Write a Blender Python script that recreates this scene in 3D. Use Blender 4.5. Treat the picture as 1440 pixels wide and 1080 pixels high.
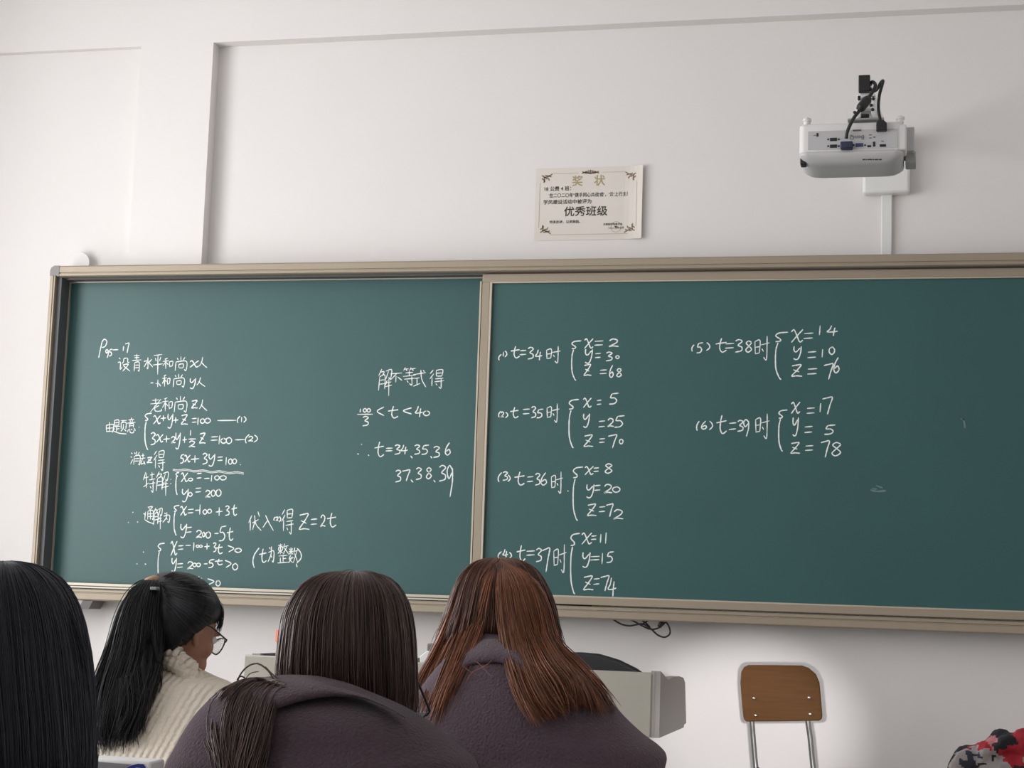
import bpy, bmesh, math, random
import numpy as np
from mathutils import Vector, Matrix
random.seed(7); RNG = np.random.default_rng(7)
for o in list(bpy.data.objects): bpy.data.objects.remove(o)
SC = bpy.context.scene; COL = SC.collection

# ------------------------------------------------------------------ camera
FPX = 2400.0
CAMZ = 1.08
def rotm(yaw, pit, rol):
    yaw, pit, rol = (math.radians(a) for a in (yaw, pit, rol))
    return Matrix.Rotation(yaw, 3, 'Z') @ Matrix.Rotation(pit, 3, 'X') @ Matrix.Rotation(rol, 3, 'Y')
RM = rotm(13.829, 6.933, -1.920)
cam = bpy.data.objects.new('camera', bpy.data.cameras.new('camera')); COL.objects.link(cam)
m = Matrix.Identity(4)
for i in range(3):
    m[i][0] = RM[i][0]; m[i][1] = RM[i][2]; m[i][2] = -RM[i][1]
m[2][3] = CAMZ
cam.matrix_world = m
cam.data.sensor_width = 36; cam.data.lens = FPX / 1440 * 36; cam.data.clip_start = 0.05
SC.camera = cam
EYE = Vector((0, 0, CAMZ))
def ray(px, py): return RM @ Vector(((px - 720) / FPX, 1, -(py - 540) / FPX))
def at(px, py, Y):
    d = ray(px, py); return EYE + d * (Y / d.y)
def atx(px, py, X):
    d = ray(px, py); return EYE + d * (X / d.x)
def atz(px, py, Z):
    d = ray(px, py); return EYE + d * ((Z - CAMZ) / d.z)

# ------------------------------------------------------------------ light and exposure
vs = SC.view_settings
vs.view_transform = 'Standard'; vs.look = 'None'; vs.gamma = 1; vs.use_curve_mapping = False
vs.exposure = -0.22
LW, RW, BW = -5.0, 2.3, -2.6            # left, right and back walls of the room
CEIL = 3.85
WIN = [(-1.9, 0.2), (0.9, 3.0), (3.7, 5.8)]; WZ = (0.62, 3.4)
wd = bpy.data.worlds.new('sky'); SC.world = wd; wd.use_nodes = True
bg = wd.node_tree.nodes['Background']; bg.inputs[0].default_value = (0.80, 0.88, 1.0, 1); bg.inputs[1].default_value = 1.0
def area(name, loc, rot, sx, sy, power, col):
    l = bpy.data.lights.new(name, 'AREA'); l.shape = 'RECTANGLE'; l.size = sx; l.size_y = sy; l.energy = power; l.color = col
    o = bpy.data.objects.new(name, l); COL.objects.link(o); o.location = loc; o.rotation_euler = rot; return o
for k, (a, b) in enumerate(WIN):
    area('window_daylight', (LW - 0.16, (a + b) / 2, sum(WZ) / 2), (0, -math.pi / 2, 0), WZ[1] - WZ[0], b - a, (85, 105, 150)[k], (1.0, 0.985, 0.975))
sun = bpy.data.lights.new('sun', 'SUN'); sun.energy = 0.0; sun.angle = 0.03; sun.color = (1, 0.96, 0.9)
so = bpy.data.objects.new('sun', sun); COL.objects.link(so)
so.rotation_euler = Vector((0.62, 0.25, -0.5)).to_track_quat('-Z', 'Y').to_euler()
# added spot lamp standing in for sunlight bounced off desks onto the lower wall
gl_ = bpy.data.lights.new('added_wall_spot', 'SPOT'); gl_.energy = 360; gl_.spot_size = math.radians(16.5); gl_.spot_blend = 0.9; gl_.shadow_soft_size = 0.02; gl_.color = (1, 0.96, 0.97)
go = bpy.data.objects.new('added_wall_spot', gl_); COL.objects.link(go); go.location = (-0.27, 3.2, 0.90)
_t = at(1050, 1030, 7.09); go.rotation_euler = (_t - go.location).to_track_quat('-Z', 'Y').to_euler(); go.scale = (1.0, 0.8, 1.0)

# ------------------------------------------------------------------ materials
MATS = {}
def mat(name, col, rough=0.6, metal=0.0, var=0.0, vscale=8.0, bump=0.0, bscale=60.0, spec=0.5, sheen=0.0, stretch=None, island=0.0):
    if name in MATS: return MATS[name]
    M = bpy.data.materials.new(name); M.use_nodes = True; MATS[name] = M
    nt = M.node_tree; N = nt.nodes; L = nt.links; b = N['Principled BSDF']
    b.inputs['Base Color'].default_value = (*col, 1); b.inputs['Roughness'].default_value = rough
    b.inputs['Metallic'].default_value = metal; b.inputs['Specular IOR Level'].default_value = spec
    if sheen: b.inputs['Sheen Weight'].default_value = sheen
    tc = N.new('ShaderNodeTexCoord'); mp = N.new('ShaderNodeMapping'); L.new(tc.outputs['Object'], mp.inputs[0])
    if stretch: mp.inputs['Scale'].default_value = stretch
    if var or island:
        mx = N.new('ShaderNodeMix'); mx.data_type = 'RGBA'
        v = max(var, island)
        mx.inputs[6].default_value = (*[c * (1 - v) for c in col], 1); mx.inputs[7].default_value = (*[min(1, c * (1 + v)) for c in col], 1)
        if island:
            g = N.new('ShaderNodeNewGeometry'); L.new(g.outputs['Random Per Island'], mx.inputs[0])
        else:
            n = N.new('ShaderNodeTexNoise'); n.inputs['Scale'].default_value = vscale; n.inputs['Detail'].default_value = 5
            L.new(mp.outputs[0], n.inputs[0]); L.new(n.outputs[0], mx.inputs[0])
        L.new(mx.outputs[2], b.inputs['Base Color'])
    if bump:
        n2 = N.new('ShaderNodeTexNoise'); n2.inputs['Scale'].default_value = bscale; n2.inputs['Detail'].default_value = 4
        L.new(mp.outputs[0], n2.inputs[0]); bp = N.new('ShaderNodeBump'); bp.inputs['Strength'].default_value = bump; bp.inputs['Distance'].default_value = 0.01
        L.new(n2.outputs[0], bp.inputs['Height']); L.new(bp.outputs[0], b.inputs['Normal'])
    return M
WALL = mat('wall_paint', (0.80, 0.772, 0.762), 0.75, var=0.02, vscale=3, bump=0.05, bscale=40)
CEILM = mat('ceiling_paint', (0.82, 0.81, 0.80), 0.8, var=0.01)
FLOOR = mat('terrazzo_floor', (0.28, 0.27, 0.25), 0.35, var=0.12, vscale=60)
GREEN = mat('green_board', (0.030, 0.102, 0.101), 0.42, var=0.10, vscale=2.2, bump=0.03, bscale=300, spec=0.45)
CHALK = mat('chalk', (0.86, 0.91, 0.88), 0.95, var=0.12, vscale=120)
DUST = mat('chalk_dust', (0.16, 0.25, 0.235), 0.95, var=0.3, vscale=60)
ALU = mat('champagne_aluminium', (0.345, 0.29, 0.22), 0.45, 0.25, var=0.05, vscale=3)
ALUL = mat('bright_aluminium_edge', (0.52, 0.46, 0.38), 0.4, 0.3)
DKRUB = mat('dark_grey_jamb', (0.11, 0.11, 0.115), 0.6)
BLACK = mat('black_plastic', (0.012, 0.012, 0.015), 0.45)
GREYP = mat('grey_plastic', (0.36, 0.36, 0.36), 0.5)
WHITEP = mat('white_plastic', (0.80, 0.80, 0.79), 0.4)
PROJW = mat('projector_white', (0.76, 0.75, 0.75), 0.4)
PROJG = mat('projector_grey_panel', (0.52, 0.52, 0.53), 0.5)
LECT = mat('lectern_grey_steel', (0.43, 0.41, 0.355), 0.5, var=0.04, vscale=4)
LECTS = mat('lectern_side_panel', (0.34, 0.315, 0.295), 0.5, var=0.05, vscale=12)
STEEL = mat('chair_steel', (0.30, 0.30, 0.30), 0.35, 0.8)
CHROME = mat('chrome', (0.75, 0.74, 0.72), 0.2, 1.0)
WOOD = mat('chair_plywood', (0.105, 0.045, 0.0115), 0.6, spec=0.15, var=0.28, vscale=7, stretch=(1.2, 1, 16))
SKIN = mat('skin', (0.36, 0.175, 0.115), 0.55, var=0.06, vscale=30)
EYEW = mat('eye_white', (0.8, 0.78, 0.75), 0.3)
COATM = mat('dark_plum_wool', (0.068, 0.046, 0.058), 0.95, var=0.2, vscale=160, bump=0.5, bscale=240, spec=0.15, sheen=0.12)
COATR = mat('dark_purple_wool', (0.095, 0.066, 0.082), 0.95, var=0.2, vscale=160, bump=0.5, bscale=240, spec=0.15, sheen=0.15)
COATN = mat('black_jacket', (0.02, 0.02, 0.024), 0.9, bump=0.3, bscale=120, spec=0.2)
TROUS = mat('dark_trousers', (0.02, 0.025, 0.04), 0.9)
SHOE = mat('white_trainers', (0.6, 0.6, 0.6), 0.6)
HAIRR = mat('auburn_hair', (0.23, 0.084, 0.040), 0.42, island=0.55, spec=0.45)
HAIRRR = mat('auburn_hair_roots', (0.125, 0.055, 0.037), 0.42, island=0.55, spec=0.4)
HAIRM = mat('dark_brown_hair', (0.082, 0.050, 0.044), 0.40, island=0.6, spec=0.4)
HAIRP = mat('black_hair', (0.018, 0.018, 0.022), 0.42, island=0.5, spec=0.4)
HAIRN = mat('near_black_hair', (0.030, 0.032, 0.042), 0.5, island=0.3, spec=0.3)
LENS = bpy.data.materials.new('spectacle_lens'); LENS.use_nodes = True
_b = LENS.node_tree.nodes['Principled BSDF']; _b.inputs['Transmission Weight'].default_value = 1; _b.inputs['Roughness'].default_value = 0.02; _b.inputs['IOR'].default_value = 1.05
PANE = bpy.data.materials.new('window_glass'); PANE.use_nodes = True
_n = PANE.node_tree; _n.nodes.remove(_n.nodes['Principled BSDF'])
_t = _n.nodes.new('ShaderNodeBsdfTransparent'); _n.links.new(_t.outputs[0], _n.nodes['Material Output'].inputs[0])

# ------------------------------------------------------------------ mesh helpers
class MB:
    def __init__(s): s.v = []; s.f = []
    def add(s, vs_, fs):
        n = len(s.v); s.v += [tuple(v) for v in vs_]; s.f += [tuple(i + n for i in f) for f in fs]; return s
    def box(s, a, b):
        (x0, y0, z0), (x1, y1, z1) = a, b
        return s.add([(x0,y0,z0),(x1,y0,z0),(x1,y1,z0),(x0,y1,z0),(x0,y0,z1),(x1,y0,z1),(x1,y1,z1),(x0,y1,z1)],
                     [(0,3,2,1),(4,5,6,7),(0,1,5,4),(1,2,6,5),(2,3,7,6),(3,0,4,7)])
    def prism(s, pts, ext):
        """polygon (3-d points) swept along the vector ext"""
        ext = Vector(ext); n = len(pts); P = [Vector(p) for p in pts]
        return s.add(P + [p + ext for p in P], [tuple(range(n))[::-1], tuple(range(n, 2 * n))] + [(i, (i + 1) % n, n + (i + 1) % n, n + i) for i in range(n)])
    def tube(s, pts, r, n=10, closed=False):
        P = [Vector(p) for p in pts]; K = len(P); R = r if hasattr(r, '__len__') else [r] * K
        vs_ = []; ref = Vector((0.31, 0.17, 0.93)).normalized()
        for i in range(K):
            if closed: t = P[(i + 1) % K] - P[i - 1]
            else: t = P[min(i + 1, K - 1)] - P[max(i - 1, 0)]
            t.normalize()
            if i == 0:
                if abs(t.dot(ref)) > 0.9: ref = Vector((1, 0, 0))
                a = ref.cross(t).normalized()
            else:
                a = (a - t * a.dot(t)).normalized()
            b = t.cross(a)
            for k in range(n):
                w = 2 * math.pi * k / n; vs_.append(P[i] + (a * math.cos(w) + b * math.sin(w)) * R[i])
        fs = []
        for i in range(K if closed else K - 1):
            j = (i + 1) % K
            for k in range(n): fs.append((i * n + k, i * n + (k + 1) % n, j * n + (k + 1) % n, j * n + k))
        if not closed: fs += [tuple(range(n))[::-1], tuple((K - 1) * n + k for k in range(n))]
        return s.add(vs_, fs)
    def ball(s, c, r, nu=20, nv=12, rot=None):
        c = Vector(c); R = Vector((r, r, r)) if not hasattr(r, '__len__') else Vector(r); vs_ = []; fs = []
        for i in range(nv + 1):
            th = math.pi * i / nv
            for k in range(nu):
                ph = 2 * math.pi * k / nu
                p = Vector((R.x * math.sin(th) * math.cos(ph), R.y * math.sin(th) * math.sin(ph), R.z * math.cos(th)))
                vs_.append(c + (rot @ p if rot else p))
        for i in range(nv):
            for k in range(nu): fs.append((i * nu + k, (i + 1) * nu + k, (i + 1) * nu + (k + 1) % nu, i * nu + (k + 1) % nu))
        return s.add(vs_, fs)
    def lathe(s, c, prof, n=24):
        c = Vector(c); vs_ = []; fs = []; K = len(prof)
        for (r, z) in prof:
            for k in range(n):
                w = 2 * math.pi * k / n; vs_.append(c + Vector((r * math.cos(w), r * math.sin(w), z)))
        for i in range(K - 1):
            for k in range(n): fs.append((i * n + k, i * n + (k + 1) % n, (i + 1) * n + (k + 1) % n, (i + 1) * n + k))
        fs += [tuple(range(n))[::-1], tuple((K - 1) * n + k for k in range(n))]
        return s.add(vs_, fs)
    def build(s, name, m, parent=None, smooth=False, bevel=0.0, seg=2):
        me = bpy.data.meshes.new(name); me.from_pydata([tuple(v) for v in s.v], [], s.f); me.update()
        bm = bmesh.new(); bm.from_mesh(me)
        bmesh.ops.remove_doubles(bm, verts=bm.verts, dist=1e-6)
        bmesh.ops.recalc_face_normals(bm, faces=bm.faces); bm.to_mesh(me); bm.free()
        o = bpy.data.objects.new(name, me); COL.objects.link(o); me.materials.append(m)
        if smooth: me.polygons.foreach_set('use_smooth', [True] * len(me.polygons))
        if bevel:
            md = o.modifiers.new('bevel', 'BEVEL'); md.width = bevel; md.segments = seg; md.limit_method = 'ANGLE'; md.angle_limit = math.radians(35)
            me.polygons.foreach_set('use_smooth', [True] * len(me.polygons))
            me.set_sharp_from_angle(angle=math.radians(40)) if hasattr(me, 'set_sharp_from_angle') else None
        if parent:
            o.parent = parent
            q = parent; off = Vector((0, 0, 0))
            while q: off += q.location; q = q.parent
            o.location = -off            # parts are modelled in world space; roots carry a translation only
        return o
def tag(o, label, cat, group=None, kind=None):
    if label: o['label'] = label
    if cat: o['category'] = cat
    if group: o['group'] = group
    if kind: o['kind'] = kind
    return o
def root(name, loc, label, cat, group=None):
    o = bpy.data.objects.new(name, None); COL.objects.link(o); o.location = loc; o.empty_display_size = 0.1
    return tag(o, label, cat, group)
def struct(mb, name, m, **k):
    o = mb.build(name, m, **k); o['kind'] = 'structure'; return o
def spline(P, n):
    """Catmull-Rom through the rows of P, n samples"""
    P = np.asarray(P, float); K = len(P)
    if K == 2: t = np.linspace(0, 1, n)[:, None]; return P[0] * (1 - t) + P[1] * t
    Q = np.vstack([2 * P[0] - P[1], P, 2 * P[-1] - P[-2]]); out = []
    for u in np.linspace(0, K - 1, n):
        i = min(int(u), K - 2); t = u - i; a, b, c, d = Q[i:i + 4]
        out.append(0.5 * (2 * b + (c - a) * t + (2 * a - 5 * b + 4 * c - d) * t * t + (3 * b - a - 3 * c + d) * t ** 3))
    return np.array(out)
def wspline(pts, n): return [Vector(p) for p in spline([tuple(p) for p in pts], n)]
def text(s, name, m, parent, loc, size, align='LEFT', rotz=0.0, bold=0.0, xs=1.0):
    cu = bpy.data.curves.new(name, 'FONT'); cu.body = s; cu.size = size; cu.align_x = align; cu.resolution_u = 2; cu.offset = bold * size
    t = bpy.data.objects.new('t', cu); COL.objects.link(t)
    dg = bpy.context.evaluated_depsgraph_get(); me = bpy.data.meshes.new_from_object(t.evaluated_get(dg)); bpy.data.objects.remove(t)
    X = Matrix.Translation(loc) @ Matrix.Rotation(math.pi / 2, 4, 'X') @ Matrix.Rotation(rotz, 4, 'Z') @ Matrix.Diagonal((xs, 1, 1, 1))
    if not len(me.vertices): return None
    co = [X @ v.co for v in me.vertices]
    mb = MB(); mb.add(co, [tuple(p.vertices) for p in me.polygons]); return mb

# ------------------------------------------------------------------ planes of the front wall
YB = 6.90                    # front of the blackboard frame
YP = 7.02                    # pillar, beam
YR = 7.09                    # recessed panel
YL = 7.055                   # recess left of the pillar
# ------------------------------------------------------------------ room
pr = (at(299.7, 58, YP).x + at(283.7, 371, YP).x) / 2
pl = (at(198, 72, YP).x + at(179.4, 369, YP).x) / 2
zb = at(870, 33, YP).z; zl = at(100, 70, YP).z
mb = MB()
mb.box((LW - 0.2, YR, -0.05), (RW + 0.2, YR + 0.12, CEIL + 0.05))
mb.box((LW, YL, 0), (pl, YR + 0.01, CEIL))
mb.box((pl, YP, 0), (pr, YR + 0.01, CEIL))
mb.box((pr, YP, zb), (RW, YR + 0.01, CEIL))
mb.box((LW, YP, zl), (pl, YL + 0.01, CEIL))
struct(mb, 'wall_front', WALL)
struct(MB().box((LW - 0.2, BW - 0.1, -0.1), (RW + 0.2, YR + 0.1, 0)), 'floor', FLOOR)
struct(MB().box((LW - 0.2, BW - 0.1, CEIL), (RW + 0.2, YR + 0.1, CEIL + 0.1)), 'ceiling', CEILM)
struct(MB().box((RW, BW, 0), (RW + 0.12, YR, CEIL)), 'wall_right', WALL)
struct(MB().box((LW, BW - 0.12, 0), (RW, BW, CEIL)), 'wall_back', WALL)
mb = MB(); ys = [BW] + [c for w in WIN for c in w] + [YR]
for i in range(0, len(ys), 2): mb.box((LW - 0.12, ys[i], 0), (LW, ys[i + 1], CEIL))
for a, b in WIN:
    mb.box((LW - 0.12, a, 0), (LW, b, WZ[0])); mb.box((LW - 0.12, a, WZ[1]), (LW, b, CEIL))
struct(mb, 'wall_left', WALL)
for k, (a, b) in enumerate(WIN):
    mb = MB(); x0, x1 = LW - 0.09, LW - 0.04
    mb.box((x0, a, WZ[0]), (x1, b, WZ[0] + 0.05)).box((x0, a, WZ[1] - 0.05), (x1, b, WZ[1]))
    for y in (a, (a + b) / 2 - 0.025, b - 0.05): mb.box((x0, y, WZ[0]), (x1, y + 0.05, WZ[1]))
    w = struct(mb, 'window_%d' % (k + 1), WHITEP)
    p = MB().box((LW - 0.068, a + 0.05, WZ[0] + 0.05), (LW - 0.064, b - 0.05, WZ[1] - 0.05)).build('pane', PANE, w)

# ------------------------------------------------------------------ blackboard
xl = at(57.5, 580, YB).x
zt = (at(600, 367.8, YB).z + at(1320, 355.8, YB).z + at(130, 372.3, YB).z) / 3
z0 = (at(998, 874.6, YB).z + at(316, 852.5, YB).z + at(1320, 889.5, YB).z) / 3
xr = xl + 4.75
board = root('blackboard', ((xl + xr) / 2, YP, z0), 'long green chalkboard in a champagne aluminium frame covered with chalked equations', 'chalkboard')
RH = 0.050
def rail_profile(zo, s):     # s=+1: outer edge on top; profile in (y,z)
    return [(YP - 0.002, zo), (YB + 0.004, zo), (YB, zo - s * 0.006), (YB, zo - s * 0.030), (YB + 0.004, zo - s * 0.032), (YB + 0.004, zo - s * 0.035),
            (YB, zo - s * 0.037), (YB, zo - s * (RH - 0.004)), (YB + 0.006, zo - s * RH), (YP - 0.002, zo - s * RH)]
for nm, zo, s in (('frame_rail', zt, 1), ('frame_rail', z0, -1)):
    MB().prism([(xl + 0.045, y, z) for y, z in rail_profile(zo, s)], (xr - xl - 0.09, 0, 0)).build(nm, ALU, board)
for xo, s in ((xl, 1), (xr, -1)):
    pts = [(xo, YP - 0.002), (xo, YB + 0.004), (xo + s * 0.004, YB), (xo + s * 0.016, YB), (xo + s * 0.018, YB + 0.004), (xo + s * 0.019, YB + 0.004), (xo + s * 0.021, YB), (xo + s * 0.026, YB), (xo + s * 0.028, YB + 0.004), (xo + s * 0.028, YP - 0.002)]
    MB().prism([(x, y, z0 + 0.045) for x, y in pts], (0, 0, zt - z0 - 0.09)).build('frame_stile', ALU, board)
for xo, sx in ((xl, 1), (xr, -1)):
    for zo, sz in ((zt, -1), (z0, 1)):
        P = [(0.0, 0.022), (0.006, 0.008), (0.02, 0.0), (0.0465, 0.0), (0.0465, 0.050), (0.036, 0.050), (0.036, 0.0465), (0.0, 0.0465)]
        P = [(xo + sx * a - sx * 0.001, YB - 0.002, zo + sz * b - sz * 0.001) for a, b in P]
        MB().prism(P, (0, 0.12, 0)).build('corner_cap', mat('corner_grey', (0.24, 0.235, 0.23), 0.5), board, bevel=0.002)['label'] = 'grey plastic corner cap'
YF = 7.005                   # fixed (left) green panel, deep in the frame
gx0 = (at(99.8, 399, YF).x + at(74.5, 817, YF).x) / 2
MB().box((xl + 0.024, YB + 0.02, z0 + RH * 0.5), (gx0 - 0.004, YP - 0.004, zt - RH * 0.5)).build('inner_jamb', DKRUB, board)['label'] = 'dark grey inner jamb'
gz1 = (at(300, 396, YF).z + at(600, 393, YF).z) / 2 ; gz0 = (at(200, 826, YF - 0.07).z + at(600, 840, YF - 0.07).z) / 2
sx0 = at(670, 600, 6.93).x    # left edge of sliding panel stile
fix = MB().box((gx0, YF, z0 + 0.03), (sx0 + 0.5, YF + 0.012, zt - 0.03)).build('fixed_panel', GREEN, board)
MB().box((gx0 - 0.006, YF - 0.012, z0 + RH), (gx0, YF + 0.006, zt - RH)).box((gx0, YF - 0.012, gz1), (sx0 + 0.5, YF + 0.003, gz1 + 0.007)).build('panel_edging', ALUL, fix)
MB().box((gx0, YB + 0.022, gz0), (sx0 + 0.0, YB + 0.06, gz0 + 0.011)).box((gx0 - 0.01, YB + 0.015, z0 + RH + 0.004), (sx0, YB + 0.075, gz0 - 0.004)).build('lower_track', ALUL, board)
MB().box((gx0 - 0.01, YB + 0.045, zt - RH - 0.007), (xr - 0.04, YP - 0.006, zt - RH + 0.02)).build('upper_track', DKRUB, board)
YS = 6.945                   # green face of sliding panel
SZ1, SZ0 = zt - RH - 0.006, z0 + RH + 0.006
sl = MB().box((sx0 + 0.02, YS, SZ0 + 0.01), (xr - 0.05, YS + 0.012, SZ1 - 0.01)).build('sliding_panel', GREEN, board)
st = 0.046
def stile_piece(a, b, edge):
    MB().box(a, b).build('panel_stile', ALU, sl, bevel=0.002)
    MB().box(*edge).build('panel_edging', ALUL, sl)
yy0, yy1 = YS - 0.014, YS + 0.02
MB().box((sx0 - 0.008, yy0 + 0.004, SZ0), (sx0 - 0.001, yy1, SZ1 - 0.03)).build('panel_edging', ALUL, sl)
stile_piece((sx0 + 0.003, yy0, SZ0 + 0.034), (sx0 + st - 0.009, yy1, SZ1 - 0.034), ((sx0 + st - 0.009, yy0, SZ0 + 0.034), (sx0 + st, yy1, SZ1 - 0.034)))
stile_piece((sx0 + 0.003, yy0, SZ1 - 0.034), (xr - 0.04, yy1, SZ1), ((sx0 + st - 0.009, yy0 + 0.001, SZ1 - 0.039), (xr - 0.04, yy1, SZ1 - 0.034)))
stile_piece((sx0 + 0.003, yy0, SZ0), (xr - 0.04, yy1, SZ0 + 0.030), ((sx0 + st - 0.009, yy0 + 0.001, SZ0 + 0.030), (xr - 0.04, yy1, SZ0 + 0.036)))
# small tray bracket under the left end
tb = at(40, 850, YB).x, at(130, 850, YB).x
MB().prism([(tb[0], YB + 0.005, z0 - 0.001), (tb[1] - 0.05, YB + 0.005, z0 - 0.001), (tb[1] - 0.065, YB + 0.005, z0 - 0.036), (tb[0], YB + 0.005, z0 - 0.036)], (0, 0.11, 0)).build('tray_box', mat('tray_grey', (0.42, 0.39, 0.37), 0.5), board)
MB().prism([(tb[1] - 0.049, YB + 0.002, z0 - 0.001), (tb[1], YB + 0.002, z0 - 0.001), (tb[1] - 0.018, YB + 0.002, z0 - 0.037), (tb[1] - 0.066, YB + 0.002, z0 - 0.037)], (0, 0.113, 0)).build('tray_end', mat('tray_dark', (0.12, 0.11, 0.11), 0.5), board)

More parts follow.
